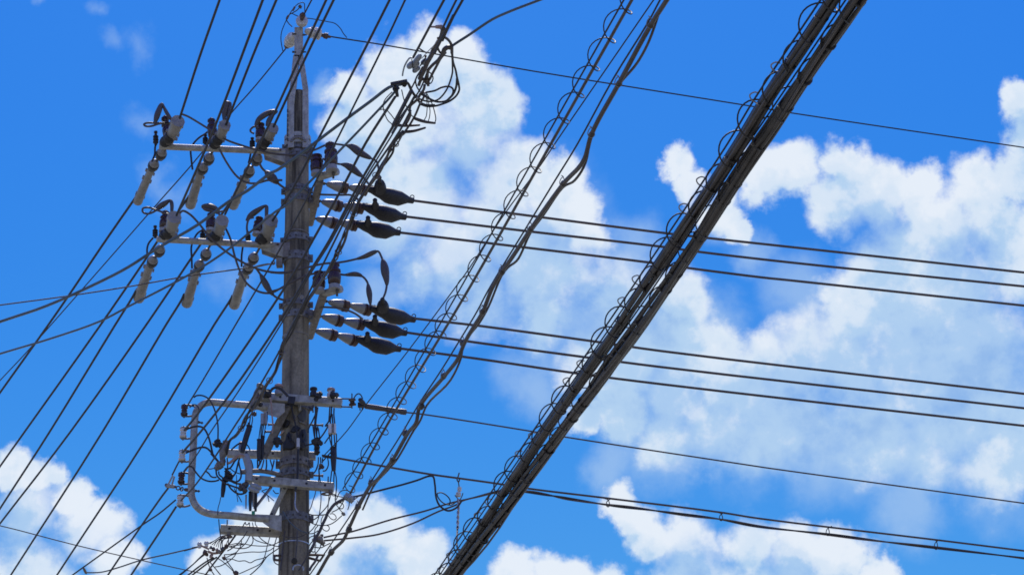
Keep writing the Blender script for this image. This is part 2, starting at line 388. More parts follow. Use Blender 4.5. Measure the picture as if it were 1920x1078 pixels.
# ------------------------------------------------------------------ utility pole
UPZ = Vector((0, 0, 1)); YAX = Vector((0, 1, 0)); XAX = Vector((1, 0, 0))
pole = thing('utility_pole', 'tall tapering concrete utility pole with dark rain streaks and steel bands', 'utility pole', (AX.x, POLE_Y, 0))
def pz(z): return Vector((AX.x, POLE_Y, z))
TOPZ = AXT.z
prof = [(k / 24, pole_r(TOPZ * k / 24)) for k in range(25)]
prof += [(1.0 + 0.004, pole_r(TOPZ) - 0.012), (1.006, 0.03)]
MB().lathe(pz(0), pz(TOPZ), prof, 40).build('shaft', 'concrete', pole, origin=pz(0))
def band(py, hpx, mat='band', proud=0.008, bolts=True, name='steel_band'):
    z = poleZ(py); h = hpx * mpp(pz(z)) / 0.88; r = pole_r(z) + proud
    b = MB().lathe(pz(z - h / 2), pz(z + h / 2), [(0, r - 0.006), (0.001, r), (0.5, r - 0.001), (0.999, r), (1, r - 0.006)], 36)
    o = b.build(name, mat, pole, origin=pz(z))
    if bolts:
        for k in range(5):
            a = R_(-140 + 26 * k); d = Vector((math.cos(a), math.sin(a), 0)); c = pz(z) + d * r
            MB().lathe(c - d * 0.004, c + d * 0.008, [(0, 0.009), (0.8, 0.009), (1, 0.006)], 6).build('bolt', 'steel_dark', o)
        for sx_ in (-1, 1):                                            # clamping ears on both sides
            c = pz(z) + Vector((sx_ * (r + 0.012), -0.01, 0))
            MB().box(c, XAX * 0.016, YAX * 0.012, UPZ * h * 0.42).lathe(c + YAX * -0.035, c + YAX * 0.035, [(0, 0.008), (1, 0.008)], 8).build('clamp_ear', mat, o)
    return o
band(279, 16); band(296, 13)
band(360, 11); band(379, 11); band(441, 2.0, 'steel_dull', 0.004, False, 'tie_wire')
band(452, 12); band(487, 15)
band(574, 11); band(596, 12); band(633, 2.0, 'steel_dull', 0.004, False, 'tie_wire')
band(767, 10); band(871, 14, 'steel_dull'); band(892, 12); band(975, 14); band(1023, 2.0, 'aluminium', 0.004, False, 'tie_wire')
for (x0, x1, y, zz) in ((580, 606, 796, 1), (582, 606, 890.5, 1), (515, 503, 795.6, 0), (508, 497, 809, 0)):
    p0, p1 = atY(x0, y, POLE_Y - 0.02), atY(x1, y + (1 if zz else 0), POLE_Y - 0.02); d = (p1 - p0).length
    MB().lathe(p0, p1, [(0, 0.0085), (0.9, 0.0085), (0.901, 0.014), (1, 0.014)], 10).build('step_bolt', 'rust_cap' if not zz else 'steel_dull', pole)
# bracket ear with a drilled hole low on the left, loop bracket low on the right
ear = MB()
for c0, c1 in (((514, 1041), (526, 1041)), ((514, 1049), (526, 1050))):
    ear.beam(atY(*c0, 17.93), atY(*c1, 17.93), 0.03, 0.012)
ear.beam(atY(515, 1040.5, 17.93), atY(515, 1050, 17.93), 0.03, 0.012, XAX).build('eye_bracket', 'rust_cap', pole)
lp = [atY(x, y, 17.93) for x, y in cp('I', 590, 795, 720, 795, 880, 800, 800, 905, 640, 865, 590, 850)]
MB().tube(lp, 0.011, 6).build('loop_bracket', 'rust_cap', pole)

# forked steel bracket that lengthens the pole top
brk = thing('pole_top_bracket', 'forked grey steel bracket rising above the pole top', 'bracket', pz(poleZ(285)))
YB = POLE_Y - 0.115
def leg(pp, w, name):
    b = MB()
    for i in range(len(pp) - 1):
        p0, p1 = atY(*pp[i], YB), atY(*pp[i + 1], YB)
        b.beam(p0, p1, 0.012, w * mpp(p0), XAX)                         # web facing the viewer
        for s in (-1, 1):                                               # folded flanges
            o = XAX * (s * (w / 2 - 0.7) * mpp(p0))
            b.beam(p0 + o + YAX * 0.022, p1 + o + YAX * 0.022, 0.045, 0.006, XAX)
    b.build(name, 'steel', brk)
leg([(545.5, 277), (546, 195), (555.5, 104)], 11.5, 'leg')
leg([(572.5, 277), (572.5, 165), (563.5, 104)], 10.5, 'leg')
leg([(559.5, 106), (560, 52)], 15.5, 'mast')
zb = poleZ(270); rb = pole_r(zb) + 0.02
for py, hh in ((263, 8), (274, 10)):
    z = poleZ(py); MB().lathe(pz(z - hh * .0026), pz(z + hh * .0026), [(0, rb - .004), (.01, rb), (.99, rb), (1, rb - .004)], 32).build('clamp_band', 'steel', brk)
ring_ = MB()                                                             # arched yoke between the legs
for k in range(8):
    a0, a1 = math.pi * k / 8, math.pi * (k + 1) / 8
    ring_.beam(atY(559 - 13 * math.cos(a0), 266 - 9 * math.sin(a0), YB - .01), atY(559 - 13 * math.cos(a1), 266 - 9 * math.sin(a1), YB - .01), 0.012, 0.022, XAX)
ring_.build('yoke', 'steel_dull', brk)
for x, y in ((551, 98), (570, 98), (551, 64), (571, 66)):
    MB().lathe(atY(x - 3, y, YB - .01), atY(x + 4, y, YB - .01), [(0, .011), (.4, .011), (.41, .007), (1, .007)], 8).build('bolt', 'steel_dark', brk)
for k in range(7):
    MB().box(atY(539.2, 208 + k * 9, YB - .012), XAX * .006, YAX * .006, UPZ * .012).build('slot', 'steel_dark', brk)

# ------------------------------------------------------------------ insulators
def bell(parent, p0, p1, r, mat_cone, mat_cap, flange=True, n=16):
    """one cap-and-cone porcelain body from p0 (narrow) to p1 (wide)"""
    o = MB().lathe(p0, p1, [(0, r * .2), (.05, r * .42), (.22, r * .62), (.45, r * .86), (.58, r * .97), (.64, r), (.66, r * .8)], n).build('porcelain_bell', mat_cone, parent)
    MB().lathe(p0, p1, [(.655, r * .6), (.66, r * 1.0), (.70, r * 1.02), (.705, r * .82), (.75, r * .82), (.755, r * 1.12), (.80, r * 1.12), (.805, r * .95), (.82, r * 1.05), (.97, r * 1.05), (1.0, r * .55)], n).build('end_cap', mat_cap, o)
    return o
def link(parent, p0, p1, r):
    m = MB().tube([p0, p1], r * .38, 7)
    m.ball(p0.lerp(p1, .35), r * .8, 8).build('ball_link', 'steel_dark', parent)
ph_name = ('outer', 'middle', 'inner')
def pin_insulator(label, base, top, rpx, group, mat='brown_glaze', foot='steel'):
    t = thing('pin_insulator', label, 'insulator', base, group); r = rpx * mpp(base); d = top - base
    MB().lathe(base - d * .04, base + d * .2, [(0, r * .9), (.7, r * .85), (.75, r * .6), (1, r * .6)], 14).build('metal_foot', foot, t)
    b = MB().lathe(base + d * .16, top, [(0, r * .75), (.06, r * .95), (.30, r * 1.02), (.42, r * .98), (.46, r * .8), (.52, r * .8), (.56, r * 1.0), (.64, r * .98), (.70, r * .66), (.80, r * .66), (.84, r * .82), (.93, r * .8), (1, r * .4)], 16).build('porcelain_body', mat, t)
    MB().lathe(top - d * .06, top + d * .03, [(0, r * .35), (.5, r * .42), (1, r * .3)], 10).build('top_cap', 'black', b)
    return t
def arrester(label, base, top, group):
    t = thing('small_arrester', label, 'surge arrester', base, group); r = 5.2 * mpp(base)
    pr = [(0, r * .5)]
    for k in range(3): pr += [(.12 + k * .2, r * .62), (.16 + k * .2, r), (.24 + k * .2, r), (.29 + k * .2, r * .62)]
    pr += [(.78, r * .5), (.80, r * .3), (.90, r * .3), (.91, r * .66), (1, r * .66)]
    MB().lathe(base, top, pr, 12).build('ribbed_body', 'black', t)
    MB().lathe(base.lerp(top, .88), top, [(0, r * .66), (1, r * .66)], 10).build('terminal', 'rust_cap', t); return t
def sleeve_string(label, seat, bells, s0, s1, w, group, mat='cover', fins=True):
    """strain insulator: seat on the crossarm, two porcelain bells, then a rubber sleeve over the dead end"""
    t = thing('strain_insulator', label, 'insulator', seat, group)
    k = mpp(seat); last = seat; s0 = bells[-1].lerp(s0, .5)               # the sleeve tucks up under the last bell
    for c in bells:
        d = (c - seat).normalized() if (c - seat).length > 1e-6 else (s1 - s0).normalized()
        bl = (s1 - s0).normalized()
        o = MB().lathe(c - bl * 10.5 * k * 2.0, c + bl * 8.5 * k * 2.0, [(0, 2.2 * k), (.10, 4.5 * k), (.18, 7.2 * k), (.28, 8.8 * k), (.36, 9.3 * k), (.4, 8.6 * k)], 16).build('porcelain_bell', 'bell_grey' if fins else 'steel_dull', t)
        MB().lathe(c - bl * 10.5 * k * 2.0, c + bl * 8.5 * k * 2.0, [(.38, 8 * k), (.395, 10.0 * k), (.48, 10.6 * k), (.64, 10.4 * k), (.68, 9.2 * k), (.84, 8.4 * k), (.87, 5.5 * k), (1, 3 * k)], 16).build('rim', 'black', o)
        last = c
    MB().tube([seat, last], 2.4 * k, 8).build('ball_link', 'steel_dark', t)
    r = w * .56 * k; d = s1 - s0; x = frame(d)[0]
    MB().lathe(s0, s1, [(0, r * .55), (.03, r * .8), (.1, r * .92), (.14, r * .84), (.4, r * .9), (.42, r * .98), (.75, r * 1.04), (.97, r * 1.16), (1, r * 1.12), (.99, r * .8)], 12).build('rubber_sleeve', mat, t)
    sv = t.children[-1]
    side = (d.cross(sd)).normalized()
    for q, l in ((.08, .05), (.30, .07), (.78, .06)):                  # clip tabs along the split edge
        MB().box(s0 + d * q - side * r * 1.0, side * r * .16, d * l * .5, d.cross(side).normalized() * r * .25).build('clip_tab', mat, sv)
        MB().box(s0 + d * (q + .06) + side * r * 1.02, side * r * .14, d * l * .4, d.cross(side).normalized() * r * .25).build('clip_tab', mat, sv)
    return t

# ------------------------------------------------------------------ the two left crossarms
def crossarm(label, l, m, r0, gus, ref):
    Z = atY(*ref, POLE_Y).z
    pl, pm, pr = atZ(*l, Z), atZ(*m, Z), atZ(*r0, Z)
    t = thing('crossarm', label, 'crossarm', pr, 'crossarms on the left of the pole'); k = mpp(pm)
    d = (pm - pl).normalized(); q = pl + d * (pr - pl).length
    MB().lathe(pl, q, [(0, 3.6 * k), (.006, 5.2 * k), (.03, 6.0 * k), (1, 6.1 * k)], 16).build('tube', 'steel', t)
    Yg = pm.y + 0.05
    pts = [atY(*p, Yg) for p in gus]
    MB().prism(pts, YAX * 0.012).prism([p + Vector((0, .09, 0)) for p in pts], YAX * 0.012).build('gusset', 'steel', t)
    for (bx, by) in ((gus[0][0] + 14, gus[0][1] + 6), (gus[0][0] + 34, gus[0][1] + 6)):
        c = atY(bx, by, Yg); MB().lathe(c - YAX * .02, c, [(0, .008), (.3, .012), (1, .012)], 6).build('bolt', 'rust_cap', t)
    MB().box((pts[1] + pts[2]) / 2 + Vector((.02, .06, 0)), XAX * .03, YAX * .07, UPZ * (pts[1] - pts[2]).length * .5).build('mount_plate', 'steel_dull', t)
    return Z
ZA1 = crossarm('upper pale steel tube crossarm on the left near the pole top', (298, 275), (440, 281), (536, 288.5), [(492, 277), (538, 279), (537, 306), (494, 290)], (556, 290))
ZA2 = crossarm('lower pale steel tube crossarm on the left of the pole', (293, 448.5), (440, 456.5), (532, 463), [(487, 453), (534, 456), (533, 483), (489, 467)], (555.5, 466))
ARM = []
ARM.append(dict(Z=ZA1, nm='upper', ph=[
  dict(seat=(314, 275), pin=((317, 266), (309, 219)), arr=((292, 272), (292, 247)), far=((302, 290), (287.5, 311)), slv=((281, 321), (258, 378)), w=15, near=((310, 266), (317, 259)), ns=((321, 262), (334, 227)), nw=20,
       hood=[(290, 233), (293, 222), (297, 210), (304, 196), (309, 205), (314, 214), (323, 227)], loop=[(333, 226), (318, 231), (300, 232), (283, 237), (272, 236.5), (270, 233.5), (275, 231), (290, 231), (318, 231.5)], lead=[(296, 262), (291, 275), (290, 290), (285, 303)]),
  dict(seat=(402, 279), pin=((400, 264), (396, 223)), arr=((385, 271), (385, 253)), far=((391.5, 299), (380, 317)), slv=((372, 328), (357, 385)), w=16, near=((403, 270), (408, 263)), ns=((411, 267), (422, 234)), nw=17,
       hood=[(420, 228), (421, 210), (426, 194), (431, 193), (430, 206), (426, 228)], loop=[(411, 231), (416, 229), (420, 231), (422, 236)], lead=[(393, 244), (385, 251), (374, 258), (364, 268), (358, 280), (358.5, 297), (361, 318)]),
  dict(seat=(490, 283), pin=((487, 264), (489, 231)), arr=((473, 277), (473, 259)), far=((481.6, 300), (467, 323)), slv=((456, 336), (437, 386)), w=16, near=((491, 274), (497, 266)), ns=((500, 271), (512, 240)), nw=17,
       hood=[(478, 238), (484, 226), (496, 216), (510, 210), (519, 209), (511, 216), (503, 226), (500, 236)], loop=[(485, 240), (476, 238), (470, 243), (470, 247), (476, 251)], lead=[(470, 288), (468, 298), (466, 306)])]))
ARM.append(dict(Z=ZA2, nm='lower', ph=[
  dict(seat=(312, 450), pin=((306, 434), (311, 396)), arr=((291, 446), (291, 424)), far=((299, 471), (285.6, 491.5)), slv=((277, 501), (260, 560)), w=17, near=((308, 443), (315, 437)), ns=((322, 444), (327, 407)), nw=21,
       hood=[(290, 396), (299, 388), (310, 381), (319, 376), (322, 382), (322, 403)], loop=[(328, 404), (313, 401), (295, 394.5), (277, 389), (268, 391), (268, 398), (276, 401), (287, 398), (296, 392)], lead=[(287, 446), (279, 456), (276, 466), (276, 478)]),
  dict(seat=(397, 454), pin=((394, 433), (396, 400)), arr=((380, 448), (380, 433)), far=((386, 478), (373.6, 499)), slv=((364, 512), (350, 569)), w=17, near=((398, 448), (404, 442)), ns=((407, 452), (417, 413)), nw=19,
       hood=[(411, 396), (402, 390), (392, 387), (380, 388), (384, 392), (395, 395), (410, 400)], loop=[(414, 414), (412, 406), (411, 398), (418, 396)], lead=[(380, 431), (371, 437), (365, 446), (359, 462), (359.5, 485), (360, 503)]),
  dict(seat=(490, 459), pin=((481, 440), (487, 407)), arr=((465, 452), (465, 435)), far=((475, 485.5), (465, 504)), slv=((453, 515), (439, 572)), w=17, near=((488, 453), (494, 446)), ns=((503, 456), (508, 413)), nw=21,
       hood=[(462, 414), (470, 404), (484, 394), (499, 386), (500, 394), (499, 410)], loop=[(476, 408), (468, 410), (464, 418), (463, 430), (465, 438)], lead=[(455, 464), (453, 480), (453, 500)])]))
JS = dict(outer='outermost', middle='middle', inner='innermost')
for a in ARM:
    Z = a['Z']
    for i, p in enumerate(a['ph']):
        nm = ph_name[i]; sup = JS[nm]; S = atZ(*p['seat'], Z); yS = S.y
        pin_insulator(f"glossy brown pin insulator standing on the {sup} seat of the {a['nm']} crossarm", atY(*p['pin'][0], yS), atY(*p['pin'][1], yS), 9.2, 'brown pin insulators on the left crossarms')
        arrester(f"small black ribbed arrester at the {sup} seat of the {a['nm']} crossarm", atY(*p['arr'][0], yS + .05), atY(*p['arr'][1], yS + .05), 'small black arresters on the left crossarms')
        sleeve_string(f"grey sleeved strain insulator hanging down-left from the {sup} seat of the {a['nm']} crossarm", S, [atZ(*q, Z) for q in p['far']], atZ(*p['slv'][0], Z), atZ(*p['slv'][1], Z), p['w'], 'strain insulators pointing away')
        sleeve_string(f"stubby grey strain insulator cover tilted up from the {sup} seat of the {a['nm']} crossarm", S, [atZ(*q, Z + .03) for q in p['near']], atZ(*p['ns'][0], Z + .05), atZ(*p['ns'][1], Z + .05), p['nw'], 'strain insulators pointing towards the viewer', fins=False)
        hd = ydist(p['hood'], yS - .06); k = mpp(S); c = cr(hd, 5); n = len(c)
        rad = [(2.2 + 3.6 * math.sin(math.pi * min(1, j / (n * .55))) if j < n * .55 else 2.2 + 1.5 * math.sin(math.pi * (j / n - .55) / .45)) * k for j in range(n)]
        jt = thing('jumper_cover', f"thick bent grey jumper cover over the pin insulator, {sup} seat of {a['nm']} crossarm", 'jumper cover', hd[0], 'bent jumper covers on the left crossarms')
        MB().tube(c, rad, 9).build('bent_sleeve', 'jumper', jt)
        wire('lead_loop', None, None, ydist(p['loop'], yS - .1), 2.0, 'jumper', parent=jt, ref=S)
        wire('jumper_lead', f"short dark lead dropping beside the {sup} seat of the {a['nm']} crossarm", 'lead', ydist(p['lead'], yS + .09), 1.9, 'wire', 'short leads on the left crossarms', ref=S)

# ------------------------------------------------------------------ right hand dead ends, two tiers of three
def swell(label, pts, ys, r0, bulge, mat, group, name='jumper_cable', cat='cable', lab=None):
    """a lead with a moulded swelling: bulge = (start, end, radius px)"""
    p = ydist(pts, ys); c = cr(p, 6); n = len(c); k = mpp(p[0])
    t = thing(name, label, cat, p[0], group)
    MB().tube(c, r0 * k, 8).build('lead', mat, t)
    for (s, e, r) in bulge:
        i, j = int(s * (n - 1)), int(e * (n - 1)); seg = c[i:j + 1]; m = len(seg)
        rr = [k * (r0 * 1.15 + (r - r0) * min(1, 2.6 * min(q / (m - 1), 1 - q / (m - 1)) + .12 * math.sin(9 * q / m))) for q in range(m)]
        MB().tube(seg, rr, 9).build('moulded_sleeve', mat, t)
    return t
def tier(nm, ref, plate, pipe, strings, pins):
    Z = atY(*ref, POLE_Y).z
    t = thing('side_arm', f"{nm} short bent steel arm on the right side of the pole", 'bracket arm', atZ(*plate[0], Z), 'short arms on the right of the pole')
    k = mpp(atZ(*plate[0], Z))
    b = MB(); P = [atZ(*q, Z) for q in plate]
    b.beam(P[0], P[-1], 13 * k, 15 * k, UPZ, .2).build('channel', 'steel_dull', t)
    pp = [atZ(*q, Z + .01) for q in pipe]
    MB().lathe(pp[0], pp[1], [(0, 6 * k), (.02, 7.2 * k), (.96, 7.2 * k), (1, 5.6 * k)], 16).build('end_tube', 'steel', t)
    MB().beam(pz(Z) + Vector((.08, 0, 0)), P[len(P) // 2] , .10, .08).build('pole_mount', 'steel_dull', t)
    MB().lathe(atZ(pipe[1][0] - 9, pipe[1][1] + 3, Z - .02), atZ(pipe[1][0] - 9, pipe[1][1] + 13, Z - .02), [(0, .012), (.4, .012), (.41, .007), (.8, .007), (.81, .010), (1, .010)], 8).build('bolt', 'steel_dark', t)
    order = ('top', 'middle', 'bottom')
    for i, s in enumerate(strings):
        st = thing('strain_insulator', f"{order[i]} string of two grey and brown bells in the {nm} right-hand trio", 'insulator', atZ(*s['a'], Z), f'porcelain strain insulators on the right')
        kk = mpp(atZ(*s['a'], Z))
        q = lambda p: atZ(*p, Z)
        link(st, q(s['a']), q(s['b0'][0]), 4.2 * kk)
        bell(st, q(s['b0'][0]), q(s['b0'][1]), 10.6 * kk, 'grey_glaze', 'rust_cap')
        link(st, q(s['b0'][1]), q(s['b1'][0]), 2.6 * kk)
        bell(st, q(s['b1'][0]), q(s['b1'][1]), 10.4 * kk, 'grey_glaze', 'rust_cap')
        c0, c1 = q(s['c'][0]), q(s['c'][1])
        ct = thing('dead_end_cover', f"fat black {order[i]} dead-end cover of the {nm} right-hand trio", 'insulating cover', c0, 'black dead-end covers on the right')
        dn = Vector((0, 0, -1)) * kk
        pr = [(0, 3 * kk), (.01, 5.6 * kk), (.10, 6.8 * kk, 0), (.2, 9.6 * kk, .6), (.30, 11 * kk, 1.6), (.42, 14.6 * kk, 3.2), (.5, 15.2 * kk, 3.4), (.70, 14.2 * kk, 3), (.8, 10 * kk, 1.6), (.88, 6.6 * kk, .6), (.985, 5.6 * kk, .2), (1, 3 * kk)]
        MB().lathe(c0, c1, pr, 18, dn).build('rubber_shell', 'black', ct)
        ax = (c1 - c0).normalized(); up = (UPZ - ax * ax.z).normalized()
        MB().torus(c0.lerp(c1, .965) + up * 8 * kk, YAX, 3.6 * kk, .9 * kk, n=16).build('pull_ring', 'black', ct)
        rb_ = MB()
        for u in (.12, .28, .52, .68, .78): rb_.box(c0.lerp(c1, u) + up * (7.5 if u < .2 or u > .7 else 11) * kk, ax * 1.4 * kk, YAX * 3 * kk, up * 1.2 * kk)
        rb_.build('seam_clip', 'black', ct)
        MB().beam(c0.lerp(c1, .03) + up * 5.6 * kk - YAX * 3 * kk, c0.lerp(c1, .42) + up * 9.5 * kk - YAX * 4 * kk, 1.6 * kk, 1.8 * kk).build('seam_strip', 'cover', ct)
        if s.get('port'):
            e0, e1 = q(s['port'][0]), q(s['port'][1]); pr0 = 12 if i == 0 else 7.5
            MB().lathe(e0, e1, [(0, pr0 * kk), (.25, (pr0 - .5) * kk), (.5, (pr0 - 3) * kk), (.55, 4.6 * kk), (.85, 3.8 * kk), (.9, 4.6 * kk), (1, 3.2 * kk)], 14).build('entry_port', 'black', ct)
    for i, (b0, b1, foot) in enumerate(pins):
        y = atZ(*b0, Z).y
        pin_insulator(f"dark brown pin insulator on the {nm} right-hand arm, {'outer of its pair' if i == 0 else 'closer to the pole'}", atY(*b0, y), atY(*b1, y), 12.4, 'pin insulators on the right-hand arms', foot='grey_glaze')
    return Z
ZT1 = tier('upper', (578, 372), [(581, 418), (590, 384), (600, 338)], [(596, 333), (634, 321)],
  [dict(a=(605, 344), b0=((612, 345), (651, 354)), b1=((654, 351), (688, 358)), c=((688, 354), (776, 377)), port=((713, 356), (711, 331))),
   dict(a=(597, 377), b0=((603, 378), (640, 388)), b1=((643, 385), (681, 392)), c=((678, 387), (762, 408)), port=((704, 388), (703, 374))),
   dict(a=(587, 410), b0=((593, 410), (631, 420)), b1=((637, 418), (669, 424)), c=((666, 420), (751, 437)), port=((690, 420), (690, 407)))],
  [((622, 318), (619, 268), 0), ((594, 327), (594, 290), 0)])
ZT2 = tier('lower', (578, 590), [(581, 630), (592, 594), (607, 551)], [(603, 552), (641, 541)],
  [dict(a=(609, 564), b0=((616, 566), (653, 575)), b1=((655, 572), (694, 583)), c=((693, 578), (779, 600)), port=((718, 578), (717, 560))),
   dict(a=(598, 593), b0=((604, 593), (641, 603)), b1=((643, 601), (682, 610)), c=((680, 605), (763, 625)), port=((703, 606), (703, 592))),
   dict(a=(586, 620), b0=((592, 620.5), (630, 630)), b1=((632, 628), (668, 640)), c=((666, 635), (752, 655)), port=((689, 636), (689, 624)))],
  [((627, 541), (627, 492), 0), ((598, 546), (598, 509), 0)])
YR = POLE_Y - .25
GJ = 'jumper leads to the right-hand covers'
swell('grey brown jumper arching from the upper right pin insulator to the top black cover', cp('4', 270, 215, 350, 185, 430, 150, 500, 143, 600, 155, 660, 170, 730, 220, 810, 262, 868, 292, 888, 350, 895, 440), [17.85, YR], 2.0, [(.42, .72, 7.6)], 'jumper', GJ)
swell('grey brown jumper from the upper arm dropping to the middle black cover', cp('4', 400, 270, 450, 300, 520, 315, 600, 328, 650, 352, 710, 400, 760, 440, 800, 490), [17.8, YR], 2.0, [(.38, .82, 7.2)], 'jumper', GJ)
swell('thin level jumper running from the upper arm to the second black cover', cp('4', 365, 585, 450, 588, 560, 590, 640, 590, 690, 612, 715, 640), [17.8, YR], 2.0, [], 'jumper', GJ)
swell('thick hooked jumper right of the lower arm bending down to the top black cover', cp('5', -60, 285, 60, 290, 150, 268, 270, 240, 400, 210, 560, 195, 640, 180, 760, 148, 850, 108, 885, 100, 915, 150, 935, 210, 950, 300, 962, 380, 950, 460, 930, 510), [17.78, YR], 2.1, [(.44, .58, 4.6), (.70, .88, 7.6)], 'jumper', GJ)
swell('middle jumper at the lower arm bending down with a long moulded sleeve', cp('5', -60, 455, 20, 430, 110, 380, 200, 335, 280, 306, 380, 285, 480, 280, 580, 306, 690, 300, 750, 322, 790, 370, 802, 430, 812, 500, 818, 570), [17.78, YR], 2.1, [(.56, .68, 4.4), (.80, .99, 5.2)], 'jumper', GJ)
swell('thin level jumper running from the lower arm to the second black cover', cp('5', 370, 588, 470, 592, 560, 600, 620, 618, 690, 650, 750, 695), [17.8, YR], 2.0, [], 'jumper', GJ)
# jumpers that cross from the left crossarms round the face of the pole
GX = 'jumpers crossing from the left crossarms to the pole'
YF = POLE_Y - .16
swell('long sagging jumper from the outermost upper seat along the crossarm to the pole', cp('1', 440, 240, 500, 262, 600, 320, 680, 370, 760, 425, 850, 470, 950, 505, 1050, 535, 1250, 580, 1400, 585, 1470, 572, 1540, 560), [17.62, YF], 2.0, [], 'jumper', GX)
swell('deep sagging jumper below the upper crossarm from its middle seat', cp('1', 770, 540, 830, 650, 900, 750, 950, 795, 1000, 820, 1080, 826, 1180, 800, 1300, 800), [17.75, YF], 2.1, [], 'jumper', GX)
swell('jumper with a moulded lump under the inner end of the upper crossarm', cp('1', 1105, 655, 1130, 700, 1170, 738, 1225, 790, 1270, 832, 1335, 880), [17.85, YF + .05], 2.3, [(.34, .78, 8.2)], 'jumper', GX)
swell('long sagging jumper from the outermost lower seat across to the pole', cp('2', 420, 200, 460, 160, 520, 188, 600, 270, 700, 395, 850, 520, 1000, 610, 1130, 660, 1250, 678, 1330, 676), [17.62, YF], 2.2, [], 'jumper', GX)
swell('deep U shaped jumper below the lower crossarm reaching the pole', cp('2', 815, 290, 860, 390, 900, 545, 940, 660, 1000, 768, 1100, 838, 1200, 850, 1300, 802, 1345, 775), [17.72, YF], 2.1, [], 'jumper', GX)
swell('jumper with a moulded lump under the inner end of the lower crossarm', cp('2', 1080, 645, 1115, 695, 1150, 760, 1195, 835, 1250, 888, 1330, 915), [17.85, YF + .05], 2.2, [(.2, .72, 6.2)], 'jumper', GX)

# ------------------------------------------------------------------ insulators on the pole-top bracket
def top_insulator(label, p0, p1, r, clampend):
    t = thing('strain_insulator', label, 'insulator', p0, 'cream insulators on the pole-top bracket')
    MB().lathe(p0, p1, [(0, r * .35), (.08, r * .5), (.3, r * .72), (.34, r), (.46, r * 1.02), (.5, r * .72), (.56, r * .72), (.6, r * 1.06), (.72, r * 1.08), (.76, r * .8), (.82, r * .82), (.85, r * 1.0), (.95, r * .98), (1, r * .4)], 20).build('porcelain_body', 'white_glaze', t)
    d = (clampend - p1)
    MB().lathe(p1 - d * .1, clampend, [(0, r * .3), (.35, r * .34), (.4, r * .5), (.7, r * .55), (.75, r * .3), (1, r * .22)], 10).build('wire_clamp', 'rust_cap', t); return t
kb = mpp(atY(565, 45, YB)); ZG = atY(566, 46, YB).z
top_insulator('cream ring-shaped insulator facing the viewer on the pole-top bracket', atY(566, 46, YB), atZ(566, 37, ZG) , 10.5 * kb, atZ(568, 25, ZG))
pr_, pq_ = atY(572, 58, YB + .03), atY(601, 66, YB + .10)
top_insulator('cream insulator lying to the right on the pole-top bracket', pr_, pq_, 11 * kb, atY(620, 70, YB + .14))
pl_, pk_ = atY(552, 66, YB + .08), atY(542, 81, YB + .26)
top_insulator('cream insulator pointing down-left from the pole-top bracket', pl_, pk_, 11 * kb, atY(536, 90, YB + .34))
MB_ = wire('tie_lead', 'thin looped tie lead with two lugs curling above the pole-top bracket', 'lead', ydist(cp('3', 180, 345, 168, 270, 172, 220, 190, 170, 212, 125, 248, 65, 290, 25, 322, 22, 328, 60, 328, 115), YB), .9, 'wire', 'thin leads above the pole top')
wire('tie_lead', 'thin tie lead curving left from the pole-top bracket up to a small clamp', 'lead', ydist(cp('3', 243, 182, 220, 160, 204, 130, 215, 108, 248, 88, 275, 72, 297, 50), YB), 1.0, 'wire', 'thin leads above the pole top')
wire('tie_lead', 'thin lead bowing right over the bracket to the long right-hand ground wire', 'lead', ydist(cp('3', 240, 92, 290, 114, 400, 133, 480, 148, 530, 160, 565, 190, 590, 230, 612, 256), [YB, YB + .15]), .9, 'wire', 'thin leads above the pole top')
lug = thing('wire_clamp', 'small dark bolted clamp among the thin leads above the pole top', 'clamp', atY(563, 13, YB))
MB().lump(atY(563, 13, YB), 3.6 * kb, 8, .25).build('clamp_body', 'steel_dark', lug)
for c in ((551, 17), (539.5, 33)): MB().lathe(atY(c[0] - 2, c[1] + 4, YB), atY(c[0] + 2, c[1] - 4, YB), [(0, 1.2 * kb), (.1, 2 * kb), (.9, 2 * kb), (1, 1.2 * kb)], 8).build('crimp_lug', 'rust_cap', lug)

# ------------------------------------------------------------------ spans
GN, GF, GR, GLV = 'high voltage wires coming towards the viewer', 'high voltage wires running away to the lower left', 'high voltage wires running off to the right', 'low voltage wires on the rack'
def topz(Z, d): return Z + d
near = [
 ('outermost wire of the upper crossarm, leftmost at the top of the picture', [(412, 0), (375, 105), (337, 222)], ZA1),
 ('thick wire ending at the middle seat of the upper crossarm', [(518.5, 0), (473, 108), (424, 234)], ZA1),
 ('wire passing just left of the pole-top bracket to the inner seat of the upper crossarm', [(626, 0), (571, 113), (513, 238)], ZA1),
 ('dark wire crossing in front of the upper crossarm to the outermost lower seat', [(493, 0), (408, 225), (367, 322), (331, 404)], ZA2),
 ('dark wire crossing the pole-top bracket to the middle seat of the lower crossarm', [(612, 0), (576, 78), (504, 235), (454, 335), (422, 402)], ZA2),
 ('long dark wire crossing the pole face to the inner seat of the lower crossarm', [(731, 0), (686.5, 88), (597.6, 260), (548, 356), (511, 414)], ZA2)]
for lb, p, Z in near: wire('power_wire', lb, 'wire', span(p, Z + .05, Z + .05, ext0=26), 2.45, 'wire', GN, sm=4, ref=atZ(*p[1], Z))
